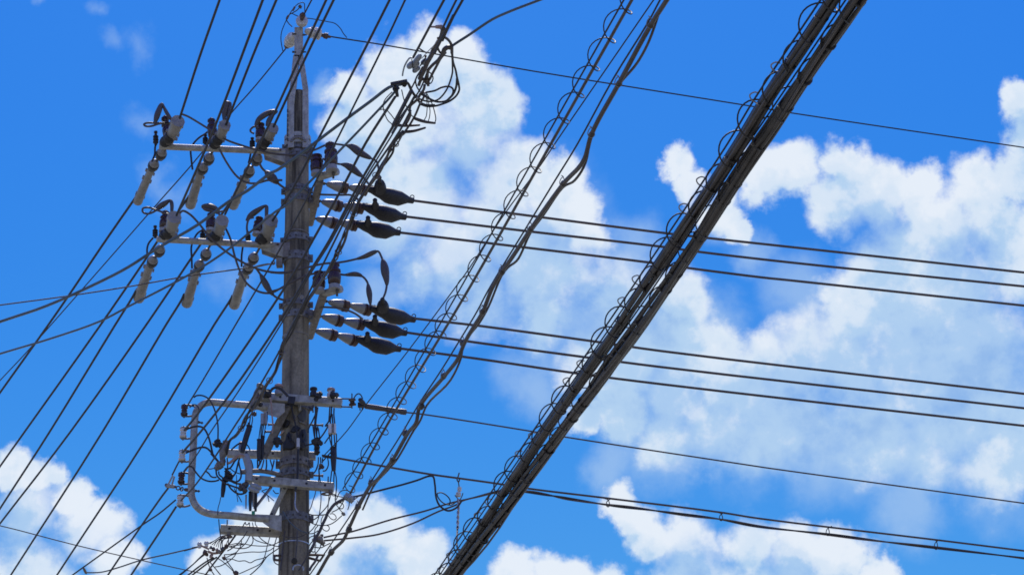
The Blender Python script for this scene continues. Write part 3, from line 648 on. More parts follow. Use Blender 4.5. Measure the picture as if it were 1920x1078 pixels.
far = [
 ('wire running off the left edge from the outermost sleeve of the upper crossarm', [(256, 368), (190, 463), (133, 548), (90, 610), (0, 736)], ZA1),
 ('wire falling to the lower left from the middle sleeve of the upper crossarm', [(353, 370), (293, 456), (270.5, 490), (188, 610), (0, 874)], ZA1),
 ('wire falling to the lower left from the inner sleeve of the upper crossarm', [(434, 376), (373, 463), (280.5, 600), (133, 808), (0, 981)], ZA1),
 ('wire falling to the lower left from the outermost sleeve of the lower crossarm', [(255, 545), (248, 558), (215.5, 610), (94, 808), (0, 953)], ZA2),
 ('wire falling to the bottom left corner from the middle sleeve of the lower crossarm', [(345, 552), (340, 563), (310.7, 610), (193, 808), (20, 1078)], ZA2),
 ('wire falling to the bottom edge from the inner sleeve of the lower crossarm', [(436, 555), (429, 567), (401, 610), (283, 808), (106.5, 1078)], ZA2)]
for lb, p, Z in far: wire('power_wire', lb, 'wire', span(p, Z, Z - .15, ext1=26), 2.25, 'wire', GF, sm=4, ref=atZ(*p[1], Z))
right = [
 ('topmost of the three upper wires running right from the black covers', [(772, 376), (995, 405), (1253, 438), (1323, 446), (1480, 463), (1920, 511)], ZT1),
 ('middle one of the three upper wires running right from the black covers', [(758, 406), (1000, 435), (1243, 463), (1308, 472), (1480, 492), (1920, 537)], ZT1),
 ('lowest of the three upper wires running right, with a slight kink', [(748, 436), (1000, 466), (1223, 493), (1286, 502), (1431, 520.5), (1480, 525.5), (1920, 573)], ZT1),
 ('topmost of the three lower wires running right from the black covers', [(776, 597), (900, 611), (1121, 641), (1240, 658), (1920, 738)], ZT2),
 ('middle one of the three lower wires running right from the black covers', [(760, 623), (900, 643), (1101, 670), (1240, 688), (1920, 765)], ZT2),
 ('lowest of the three lower wires running right from the black covers', [(749, 653), (900, 673), (1083, 700), (1240, 720), (1920, 798)], ZT2)]
for lb, p, Z in right: wire('power_wire', lb, 'wire', span(p, Z, Z - .12, ext1=14), 2.45, 'wirebrown', GR, sm=4, ref=atZ(*p[1], Z))
# overhead ground wire at the pole top
wire('ground_wire', 'thin ground wire rising from the ring-shaped insulator to the top edge', 'wire', span([(568, 30), (571, 26), (584.5, 0)], ZG, ZG + .02, ext1=26), 1.5, 'wire', sm=1)
wire('ground_wire', 'very thin ground wire slanting from the pole-top bracket down to the left edge', 'wire', span([(538, 89), (480, 160), (425, 223), (378, 287), (289, 389), (145, 553), (50, 660), (0, 713)], ZG, ZG - .1, ext1=26), 1.25, 'wire', sm=4, ref=atZ(400, 250, ZG))
wire('ground_wire', 'very thin ground wire crossing from the pole top to the right edge', 'wire', span([(618, 69), (650, 74), (720, 85), (1000, 134), (1411, 200), (1482, 212), (1873, 270), (1920, 277)], ZG, ZG - .1, ext1=14), 1.35, 'wire', sm=4, ref=atZ(800, 100, ZG))
# low voltage wires from the rack on the left up over the viewer
ZL = [atY(345, y, 17.75).z for y in (769, 812, 855, 896, 939)]
def lv(lb, p, z, r, e0=26, e1=0.0, mat='wire', sm=4): return wire('service_wire', lb, 'wire', span(p, z, z, ext0=e0, ext1=e1), r, mat, GLV, sm=sm, ref=atZ(*p[len(p) // 2], z))
lv('thin wire crossing the pole face to the top spool of the rack', [(760, 0), (720, 85), (654, 218), (628, 270), (534, 451), (447, 600), (378, 717), (353, 758), (349, 766)], ZL[0], 1.7)
lv('dark wire coming from the top edge to the grey splice capsules', [(833, 0), (805, 52), (775, 108)], ZL[1], 2.5, sm=1)
lv('dark wire from the moulded splice clamp down to the second spool of the rack', [(741, 182), (685, 270), (646, 345), (587, 450), (563, 493), (494, 600), (401, 735), (369, 778), (346, 806)], ZL[1], 2.4, 0)
lv('dark wire from the top edge to the tan spreader, left of a close pair', [(856, 0), (842, 28), (830, 54)], ZL[2], 2.2, sm=1)
lv('dark wire from the top edge past the tan spreader, right of a close pair', [(868, 0), (850, 32), (834, 62), (815, 100)], ZL[2], 2.6, sm=1)
lv('dark wire out of the splice bundle to the third spool of the rack', [(772, 172), (740, 232), (669, 353), (618, 450), (582, 508), (525, 602), (434, 735), (378, 807), (342, 848)], ZL[2], 2.4, 0)
lv('thin wire from the splice bundle passing the rack to its fourth spool', [(776, 182), (748, 232), (674, 353), (622, 450), (585, 509), (528, 606), (446, 735), (394, 811), (372, 848), (346, 884)], ZL[3], 1.4, 0)
lv('thin wire passing left of the cable clamp down through the rack to its lowest spool', [(770, 208), (750, 245), (678, 353), (626, 455), (530, 647), (490, 718), (460, 768), (441, 797), (425, 822), (402, 858), (367, 908), (339, 938)], ZL[4], 1.7, 0)
lv('thin rack wire leaving the third spool down-left to a forked link', [(339, 860), (334, 868), (323, 890)], ZL[2], 1.6, 0)
lv('thin wire from the forked link to the bottom edge at the left', [(315, 915), (300, 935), (225.5, 1043), (202, 1078)], ZL[3], 1.8, 0, 26)
lv('thin wire leaving the lowest spool steeply to the bottom edge', [(330, 950), (300, 996), (245.5, 1078)], ZL[4], 2.0, 0, 26)
lv('thin wire leaving the lowest spool at a shallow slant to a small clamp', [(329, 937), (300, 961), (270.5, 981), (135, 1078)], ZL[4], 1.5, 0, 26)
wire('distant_wire', 'faint thin wire far behind crossing the lower left cloud', 'wire', span([(-30, 980), (0, 985), (140, 1021), (275, 1052), (386, 1076), (420, 1083)], 13.5, 13.5, ext0=30, ext1=10), .95, 'wirebrown', sm=4)
cl = thing('wire_clamp', 'small clamp on the thin wires at the bottom left edge', 'clamp', atZ(158, 1072, ZL[4])); kk = mpp(atZ(158, 1072, ZL[4]))
MB().lathe(atZ(156, 1063, ZL[4]), atZ(162, 1075, ZL[4]), [(0, .8 * kk), (.3, 2.4 * kk), (.8, 2.6 * kk), (1, 1 * kk)], 8).build('clamp_body', 'rust_cap', cl)
wire('drop_wire', 'thin twisted drop wire from the white balls to the bottom left clamp', 'wire', ydist([(371, 1025), (320, 1037), (263, 1050), (220, 1064), (190, 1072), (160, 1073)], [17.7, 20.5]), 1.3, 'wire')
# blue-grey drops passing over the pole face
wire('drop_cable', 'thick blue-grey cable sweeping from the splice clamp across the pole to the left edge', 'cable', span([(758, 157), (745, 160), (730, 164), (695, 190), (650, 223), (588, 270), (560, 291), (520, 319), (507, 325), (465, 357), (429, 378), (373, 420), (296, 465), (240, 501), (188, 528), (88, 573), (0, 603)], 9.6, 9.3, ext1=18), 3.0, 'teal', sm=4, ref=atZ(600, 262, 9.6))
wire('drop_cable', 'dark cable curving from the top edge down-left to the brown loop clamp', 'cable', span([(1013, 0), (956, 22), (923, 37), (881, 65), (850, 85), (842, 91)], 9.65, 9.56, ext0=14), 2.6, 'teal', sm=4, ref=atZ(881, 65, 9.6))
wire('drop_cable', 'thinner blue-grey cable below the thick one, crossing both pole and lower crossarm', 'cable', span([(742, 170), (735, 179), (697, 220), (680, 238), (631, 289), (605, 317), (577, 345), (537, 385), (518, 396), (429, 467), (365, 509), (240, 575), (188, 602), (100, 633), (0, 663)], 9.62, 9.3, ext1=18), 2.2, 'teal', sm=4, ref=atZ(600, 320, 9.6))
tl = span([(514, 493.5), (486, 499), (430, 507), (351, 518), (238, 538), (120, 556), (0, 572)], poleZ(493), poleZ(493) - .05, ext1=18)
tw = thing('guy_cable', 'thin brown tie cable from an eye on the pole, crossing the lower left sleeves', 'cable', tl[0]); k = mpp(tl[1])
MB().tube(cr(tl, 4), 1.35 * k, 7).build('strand', 'wirebrown', tw)
MB().lathe(atY(505, 494.5, 17.92), atY(476, 501, 17.95), [(0, .7 * k), (.1, 1.6 * k), (.5, 2.2 * k), (.9, 1.8 * k), (1, 1 * k)], 8).build('preformed_grip', 'steel_dull', tw)
MB().torus(atY(512, 493, 17.92), YAX, 3.4 * k, 1.0 * k, n=14).box(atY(524, 493, 17.92), XAX * .026, YAX * .03, UPZ * .036).build('eye_plate', 'steel_dull', tw)

# ------------------------------------------------------------------ lashed aerial cables
def helix(path, pitch, r, phase=0.0, seg=18, rad=None):
    """coil round a polyline of world points"""
    out = []; acc = 0.0; L = [0.0]
    for i in range(1, len(path)): L.append(L[-1] + (path[i] - path[i - 1]).length)
    n = int(L[-1] / pitch * seg); j = 0
    for q in range(n + 1):
        s = L[-1] * q / n
        while j < len(L) - 2 and L[j + 1] < s: j += 1
        u = (s - L[j]) / (L[j + 1] - L[j]); c = path[j].lerp(path[j + 1], u); d = (path[j + 1] - path[j]).normalized()
        e1 = d.cross(UPZ).normalized(); e2 = e1.cross(d).normalized()
        a = 2 * math.pi * s / pitch + phase; rr = r if rad is None else rad(s / pitch) * r
        out.append(c + e1 * (rr * math.cos(a)) + e2 * (rr * math.sin(a)))
    return out
def densify(p, n=6): return cr(p, n)
def ring_hanger(parent, top, low, k, mat='steel_dull'):
    """wire hanger: a hook on the messenger and a ring round the cable"""
    d = low - top; c = low
    m = MB().tube(cr([top + XAX * -3 * k + UPZ * 2 * k, top, top.lerp(low, .5) + XAX * 2.5 * k, low + XAX * 6 * k, low - UPZ * 6.5 * k, low - XAX * 6.5 * k, top.lerp(low, .45) - XAX * 5 * k, top - UPZ * 1 * k], 4), .95 * k, 5)
    return m.build('ring_hanger', mat, parent)
ZP = atY(655, 928, 17.8).z + .1
p2 = span([(1185, 0), (1033, 270), (880, 540), (718, 810), (656, 926)], ZP, ZP - .02, ext0=12)
p1 = span([(1170, 0), (1017, 270), (863, 541), (708, 810), (643, 916)], ZP + .09, ZP + .05, ext0=12)
ac = thing('aerial_cable', 'slim aerial cable with a wire spiral coiled round it and its messenger', 'cable', p2[-1])
kk = mpp(p2[2]); MB().tube(densify(p2), 3.0 * kk, 8).build('cable', 'jumper', ac); MB().tube(densify(p1), 1.7 * kk, 7).build('messenger_wire', 'wire', ac)
mid = [(a + b) / 2 for a, b in zip(p1, p2)]
hp = [atZ(x, y, ZP + .02) for x, y in ((1163, 54), (659, 928))]; pitchP = (hp[0] - hp[1]).length / 24
def helix_phase(path, at, side, pitch):
    """phase that puts the coil's right-hand turn at a given point of the path"""
    s = 0.0; best = (1e9, 0)
    for i in range(1, len(path)):
        seg = path[i] - path[i - 1]; u = max(0, min(1, (at - path[i - 1]).dot(seg) / seg.length_squared)); dd = (path[i - 1] + seg * u - at).length
        if dd < best[0]: best = (dd, s + seg.length * u)
        s += seg.length
    return side - 2 * math.pi * best[1] / pitch
dmid = densify(mid)
MB().tube(helix(dmid, pitchP, 19 * mpp(hp[0]), helix_phase(dmid, atZ(1150, 54, ZP + .02), math.pi, pitchP), 20), 1.35 * mpp(p2[1]), 5, False).build('spiral_hanger', 'wire', ac)
MB().beam(atY(646, 928, 17.7), atY(663, 938, 17.72), .05, .05).lump(atY(652, 931, 17.7), 6 * mpp(p2[-1]), 8, .2).build('end_clamp', 'greyplastic', ac)
wire('service_wire', 'very thin straight wire weaving beside the spiral cable to a tap below the pole bar', 'wire', span([(1226, 0), (1045, 263), (1015, 308), (940, 410), (880, 503), (853, 540), (765, 658), (685, 760), (650, 808), (608, 853)], ZP + .3, atY(608, 853, 17.8).z, ext0=12), 1.2, 'wire', sm=4)

ZR = atY(595, 1078, 17.6).z + .25
r2 = span([(1252, -2), (1220, 48), (1160, 158), (1109, 253), (1096, 298), (1056, 345), (995, 430), (960, 483), (940, 511), (923, 540), (905, 585), (888, 613), (870, 645), (860, 670), (835, 703), (795, 750), (785, 768), (781, 790), (766, 810), (740, 856), (733, 866), (708, 898), (695, 909), (673, 949), (653, 993), (645, 1010), (620, 1036), (595, 1078)], ZR + .1, ZR - .2, ext0=12, ext1=10)
r1 = span([(1238, 0), (1215, 43), (1150, 148), (1083, 270), (1043, 335), (988, 425), (915, 545), (895, 583), (868, 628), (828, 693), (785, 758), (753, 813), (700, 896), (668, 949), (623, 1016), (580, 1078)], ZR + .2, ZR - .08, ext0=12, ext1=10)
rc = thing('aerial_cable', 'thick wavy aerial cable hung in wire rings, left of the twin bundle', 'cable', r2[-1])
kk = mpp(r2[10]); MB().tube(densify(r2), 4.0 * kk, 9).build('cable', 'jumper', rc); MB().tube(densify(r1, 4), 1.6 * kk, 7).build('messenger_wire', 'wire', rc)
slack = [(1238, 18), (1218, 75), (1195, 118), (1160, 160), (1128, 212), (1108, 258), (1098, 305), (1078, 338), (1055, 352), (1020, 402), (994, 438), (972, 485), (952, 502), (940, 518), (916, 575), (899, 605), (881, 628), (868, 652), (864, 672), (845, 712), (800, 760), (788, 788), (775, 808), (745, 860), (728, 880), (700, 912), (680, 955)]
sp = [onplane(q, r2[1] + Vector((.03, 0, 0)), (r2[1] - r2[-2]).cross(UPZ).normalized()) for q in slack]
MB().tube(cr(sp, 5), 2.3 * kk, 8).build('slack_cable', 'jumper', rc)
for (x, y) in ((1220, 48), (1160, 158), (1109, 253), (1056, 345), (995, 430), (941, 511), (905, 585), (868, 643), (832, 705), (790, 762), (760, 812), (736, 863), (696, 905), (671, 950), (654, 993), (621, 1035)):
    n_ = (r2[1] - r2[-2]).cross(UPZ).normalized(); lo = onplane((x, y), r2[1], n_); k = mpp(lo); f = .62 + .5 * (1078 - y) / 1078
    # messenger point straight above
    hi = lo + UPZ * 17 * f * k - XAX * 0
    ring_hanger(rc, hi, lo, k * f, 'steel_dull')
    MB().lathe(lo - (r2[1] - r2[-2]).normalized() * 7 * k, lo + (r2[1] - r2[-2]).normalized() * 7 * k, [(0, 4.2 * k), (.2, 5.6 * k), (.8, 5.8 * k), (1, 4.2 * k)], 9).build('cable_tie', 'cable', rc)

def bundle(label, path, Z, ncab, rc_px, roff, mess, hel, seed, wrap):
    rnd = random.Random(seed)
    c = span(path, Z, Z - .06, ext0=9, ext1=14); t = thing('cable_bundle', label, 'cable bundle', c[-1], 'twin cable bundles'); d = densify(c, 9); k = mpp(atZ(*path[2], Z))
    ax = (c[1] - c[-2]).normalized(); e1 = ax.cross(UPZ).normalized(); e2 = e1.cross(ax).normalized()
    for q in range(ncab):
        a0 = 2 * math.pi * q / ncab + rnd.uniform(-.2, .2); f = rnd.uniform(.8, 1.25); pts = []; w = rnd.uniform(1.2, 4); am = rnd.uniform(.15, .42); pf = rnd.uniform(0, 6)
        for i, p in enumerate(d):
            s = (p - d[0]).length; a = a0 + .55 * math.sin(s * .9 + q) + s * .08
            rr = roff * k * (1 + .75 * am * math.sin(s * w + pf) + .1 * math.sin(s * 7.3 + q))
            pts.append(p + e1 * rr * math.cos(a) + e2 * rr * math.sin(a))
        MB().tube(pts, rc_px * k * f, 9).build('cable', 'cable', t)
    L = sum((d[i + 1] - d[i]).length for i in range(len(d) - 1))
    # straps lashed round the cables
    A, B = atZ(*path[0], Z), atZ(*path[-1], Z); ns = int((A - B).length / wrap)
    for q in range(ns + 1):
        p = A.lerp(B, (q + .3 + rnd.uniform(-.22, .22)) / (ns + .6)); s = min(d, key=lambda v: (v - p).length)
        i = d.index(s); p = s
        MB().lathe(p - ax * .007, p + ax * .007, [(0, (roff + rc_px * .9) * k), (.2, (roff + rc_px * 1.05) * k), (.8, (roff + rc_px * 1.05) * k), (1, (roff + rc_px * .9) * k)], 14).build('lashing_strap', 'black', t)
        MB().torus(p + e1 * (roff + rc_px * 1.1) * k - e2 * (roff * .4) * k, ax + e2 * .6, 2.6 * k, 1.0 * k, n=10).build('strap_tail', 'steel_dull', t)
    # one slack cable that leaves the bundle and rejoins it
    sl_ = [p + e1 * (roff + 4) * k * math.sin((p - d[0]).length * 1.7 + seed) * .9 - e2 * (roff + 3.5) * k * (.55 + .45 * math.sin((p - d[0]).length * 2.3 + seed)) for p in d]
    MB().tube(sl_, 2.6 * k, 8).build('slack_cable', 'jumper', t)
    for (off, r) in mess:
        mp = span([(x + off, y) for x, y in path], Z + .05, Z - .01, ext0=9, ext1=14)
        MB().tube(densify(mp, 4), r * k, 7).build('messenger_wire', 'wire', t)
    if hel:
        off, r, pitch, ref, thick = hel
        hp_ = densify(span([(x + off, y) for x, y in path], Z + .0, Z - .06, ext0=3, ext1=3), 9)
        dref = min(range(len(hp_)), key=lambda q: (hp_[q] - atZ(*ref, Z)).length)
        u0 = sum((hp_[q + 1] - hp_[q]).length for q in range(dref)) / pitch
        fn = lambda u: .52 + .48 * min(1, max(0, 2.2 * (1.15 - abs(((u - u0 - .5 + 2) % 4) - 2))))   # two wide turns, then two tucked in
        ph = math.pi - 2 * math.pi * u0
        MB().tube(helix(hp_, pitch, r * k, ph, 22, fn), thick * k, 6, False).build('spiral_hanger', 'wire', t)
    return t, d, k
ZT = 6.8
T1 = [(1563, 0), (1440, 184), (1388, 270), (1210, 538), (1022, 810), (838, 1078)]
T2 = [(1609, 0), (1440, 249), (1425, 270), (1248, 540), (1053, 810), (856, 1078)]
pT = (atZ(1387, 225, ZT) - atZ(1042, 738, ZT)).length / 12
bundle('left, slimmer one of the twin black cable bundles, with spiral wire on its left side', T1, ZT, 6, 4.7, 7.0, [(-24, 1.9), (-14, 1.7)], (-11, 24, pT, (1400, 212), 1.6), 3, pT * 1.4)
bundle('right, thicker one of the twin black cable bundles, made of many strapped cables', T2, ZT - .03, 9, 4.6, 9.8, [(-23, 1.7)], (-9, 20, pT * 1.02, (1470, 190), 1.4), 5, pT * 1.1)
# light hook ends of the spiral hangers
th = thing('hanger_hooks', 'row of pale wire hooks along the left side of the twin bundles', 'wire hooks', atZ(1451, 128, ZT))
for (x, y) in ((1451, 127), (1411, 183), (1311, 341), (1278, 391), (1190, 525), (1163, 566), (1086, 683), (1060, 716), (995, 818), (970, 852), (914, 942), (893, 967), (841, 1042), (824, 1069)):
    f = .68 + .36 * (1078 - y) / 1078; c = atZ(x, y, ZT + .04); k = mpp(c) * f
    ps = [atZ(x + dx * f, y + dy * f, ZT + .04 + dz * k) for dx, dy, dz in ((12, -8, 6), (4, -10, 5), (-5, -5, 3), (-3, 3, 0), (5, 9, -4), (14, 13, -8), (20, 13, -9))]
    MB().tube(cr(ps, 4), 1.45 * k, 6).build('hook', 'steel', th)

# lines leaving to the right in the lower part
mm = [(604, 853.5), (630, 858), (715, 873), (811, 889.4), (859, 896), (931, 906), (991, 915.5), (1135, 933), (1351, 960), (1420, 971), (1751, 1011), (1920, 1032)]
ZM = atY(604, 853, 17.85).z
mp_ = span(mm, ZM, ZM - .12, ext1=14)
dc = thing('aerial_cable', 'thin dark pair of cables slung under a messenger wire at the lower right', 'cable', mp_[3]); k = mpp(mp_[4])
MB().tube(cr(mp_, 4), 2.0 * k, 7).build('messenger_wire', 'wirebrown', dc)
nM = (mp_[0] - mp_[-2]).cross(UPZ).normalized()
low = [(931, 921), (985, 921), (1030, 928), (1065, 934.5), (1140, 946), (1200, 953), (1280, 964), (1351, 973), (1420, 986), (1550, 1001), (1650, 1014), (1754, 1026), (1920, 1046), (1990, 1056)]
lw = [onplane(q, mp_[0], nM) for q in low]
for s_ in (-1, 1):
    ps = cr(lw, 6); MB().tube([p + UPZ * (1.6 * k * s_ * math.cos(i * .33)) + YAX * (1.6 * k * s_ * math.sin(i * .33)) for i, p in enumerate(ps)], 1.6 * k, 7).build('cable', 'wire' if s_ > 0 else 'wirebrown', dc)
for (x, y0, y1) in ((1139, 934, 947), (1351, 960, 973), (1551, 986, 1001), (1754, 1011, 1027)):
    a, b = onplane((x, y0), mp_[0], nM), onplane((x + 1, y1), mp_[0], nM)
    MB().tube(cr([a - XAX * 5 * k, a + XAX * 1 * k - UPZ * 3 * k, b + XAX * 3 * k, b - UPZ * 3 * k, b - XAX * 3 * k, b.lerp(a, .6) - XAX * 1 * k, a + XAX * 9 * k], 4), .95 * k, 6).build('ring_hanger', 'steel_dark', dc)
wire('drop_cable', 'dark cable rising from the pole clamp to hang from the lower right messenger', 'cable', ydist([(655, 931), (668, 930), (690, 924.5), (720, 917), (755, 908), (782, 900), (805, 892), (812, 893), (815.5, 908), (818, 933), (825, 948), (840, 957), (856, 951), (866, 938)], [17.7, 17.9]), 1.9, 'wire')
wire('drop_cable', 'looped end of dark cable coiled beside the hanging spool tie', 'cable', ydist([(858, 938), (846, 946), (832, 943), (822, 933), (820, 925), (827, 923), (838, 929), (844, 938), (842, 946)], 17.9), 1.2, 'wire')
wire('drop_cable', 'upper of two brown drop cables rising right from the pole-foot connector', 'cable', ydist([(607, 1007), (640, 1000), (660, 996), (735, 973), (795, 958), (843, 943), (886, 933), (931, 921), (960, 919), (990, 922)], [17.8, 18.3]), 1.7, 'wirebrown')
wire('drop_cable', 'lower of two brown drop cables rising right from the pole-foot connector', 'cable', ydist([(607, 1013), (660, 1008), (710, 1001), (773, 981), (823, 958), (855, 946), (868, 938), (900, 930), (931, 923), (960, 921)], [17.8, 18.3]), 1.7, 'wirebrown')
# upper low-voltage branch to the right with its sleeve
ZW = atY(661, 753, 17.8).z
wire('service_wire', 'thin pale wire running right from the long dark sleeve beside the pole bar', 'wire', span([(757, 772.5), (790, 776), (1001, 809), (1060, 819), (1420, 874), (1440, 877), (1920, 943)], ZW, ZW - .1, ext1=14), 1.5, 'wirebrown', sm=4, ref=atZ(800, 777, ZW))
sv = thing('wire_sleeve', 'long dark sleeve on the wire right of the steel bar', 'splice sleeve', atZ(684, 762, ZW)); k = mpp(atZ(700, 764, ZW))
MB().lathe(atZ(684, 761, ZW), atZ(761, 772.5, ZW), [(0, 3 * k), (.02, 5 * k), (.3, 5.2 * k), (.5, 4.6 * k), (.52, 5.2 * k), (.86, 5 * k), (.88, 5.8 * k), (1, 5.4 * k)], 12).build('sleeve', 'jumper', sv)
MB().box(atZ(677, 759, ZW), XAX * 6 * k, YAX * 4 * k, UPZ * 4 * k).build('tap_clamp', 'black', sv)
MB().lathe(atZ(675, 749, ZW), atZ(684, 758, ZW), [(0, 4 * k), (.6, 4.4 * k), (1, 3 * k)], 8).build('lead_socket', 'black', sv)
MB().box(atZ(675, 766, ZW), XAX * .9 * k, YAX * 2 * k, UPZ * 3 * k).build('clamp_bolt', 'black', sv)
MB().box(atZ(679, 766, ZW), XAX * .9 * k, YAX * 2 * k, UPZ * 3 * k).build('clamp_bolt', 'black', sv)
sp_ = thing('spool_insulator', 'dark spool insulator held between two rods right of the steel bar', 'insulator', atZ(661, 753, ZW), 'spool insulators')
MB().lathe(atZ(661, 761, ZW - .03), atZ(660, 746, ZW + .03), [(0, 4 * k), (.05, 6.6 * k), (.3, 7.2 * k), (.38, 4.6 * k), (.58, 4.6 * k), (.66, 7.2 * k), (.9, 6.4 * k), (1, 3 * k)], 14).build('porcelain_spool', 'brown_glaze', sp_)
MB().tube(ydist(cp('D', 1300, 445, 1550, 450), 17.8), 1.4 * k, 6).tube(ydist(cp('D', 1310, 625, 1560, 632), 17.8), 1.4 * k, 6).tube(ydist(cp('D', 1555, 660, 1555, 330), 17.8), 1.3 * k, 6).build('clevis_rods', 'steel_dark', sp_)
wire('jumper_lead', 'small arched lead between the spool insulator and the long dark sleeve', 'lead', ydist(cp('D', 1590, 460, 1620, 400, 1670, 345, 1720, 335, 1760, 370, 1795, 450), 17.78), 1.2, 'wire')
# hanging tie on the messenger
hg = thing('hanging_tie', 'pair of white spools and a twisted silver strand hanging from the right-hand messenger', 'tie', atY(859, 893, 18.0)); k = mpp(atY(859, 893, 18.0)); Y_ = 18.0
MB().tube(cr(ydist([(861, 886), (859, 893), (857, 899), (860, 903), (862, 897)], Y_), 4), 1.4 * k, 6).build('hook', 'steel_dark', hg)
for (x, y, r, m) in ((861.5, 916.5, 4.2, 'white_glaze'), (859.5, 926.5, 5.0, 'white_glaze')):
    MB().lathe(atY(x - .3, y + 4.4, Y_), atY(x + .3, y - 4.4, Y_), [(0, r * .4 * k), (.1, r * .9 * k), (.35, r * k), (.45, r * .8 * k), (.6, r * k), (.9, r * .85 * k), (1, r * .3 * k)], 12).build('porcelain_spool', m, hg)
MB().tube(ydist([(859.5, 903), (861, 913)], Y_), 1.2 * k, 6).build('link_wire', 'steel_dark', hg)
MB().tube(cr(ydist([(853, 928), (858, 934), (861, 938), (866, 930), (868, 924)], Y_), 4), 1.0 * k, 6).build('tie_wire', 'steel_dark', hg)
ps = cr(ydist([(859.5, 935), (859.5, 952), (858.5, 970), (858, 990)], Y_), 8)
for s_ in (-1, 1): MB().tube([p + XAX * (1.5 * k * s_ * math.cos(i * .8)) + YAX * (1.5 * k * s_ * math.sin(i * .8)) for i, p in enumerate(ps)], 1.5 * k, 6).build('strand', 'aluminium', hg)
wire('drop_cable', 'dark lead dropping from the twisted silver strand to the twin bundles', 'cable', ydist([(858, 986), (857, 1005), (856.5, 1018), (858, 1028), (861, 1034)], [18.0, 17.6]), 1.7, 'wire')

# ------------------------------------------------------------------ splice point on the low voltage wires, top centre
ZS = 9.55
def S(p, dz=0.0): return atZ(p[0], p[1], ZS + dz)
k = mpp(S((790, 115)))
spc = thing('wire_spreader', 'small tan spreader bar joining the wires above the splice', 'spreader', S((820, 52)))
MB().lathe(S((804, 51)), S((830, 51)), [(0, 1.6 * k), (.45, 1.8 * k), (.5, 3.2 * k), (.9, 4.2 * k), (1, 3 * k)], 8).build('bar', 'tan', spc)
MB().lump(S((830, 54)), 4.2 * k, 8, .25).build('clamp_body', 'jumper', spc)
cap = thing('splice_capsules', 'cluster of grey rounded splice capsules clamped on the wires', 'splice', S((782, 118)))
for (a, b, r) in (((789, 103), (773, 124), 5.2), ((775, 118), (765, 127), 6.0), ((800, 112), (791, 120), 5.0), ((786, 126), (775, 135), 5.0), ((784, 117), (776, 127), 5.2)):
    MB().lathe(S(a, .02), S(b, .02), [(0, r * .3 * k), (.08, r * .75 * k), (.25, r * k), (.75, r * k), (.92, r * .75 * k), (1, r * .3 * k)], 14).build('capsule', 'greyplastic', cap)
MB().tube([S((798, 109)), S((788, 124))], 1.6 * k, 6).tube([S((772, 112)), S((775, 136))], 1.0 * k, 6).build('strap', 'black', cap)
MB().ball(S((798, 106)), 2.4 * k, 8).ball(S((821, 72)), 2.2 * k, 8).build('bolt', 'rust_cap', cap)
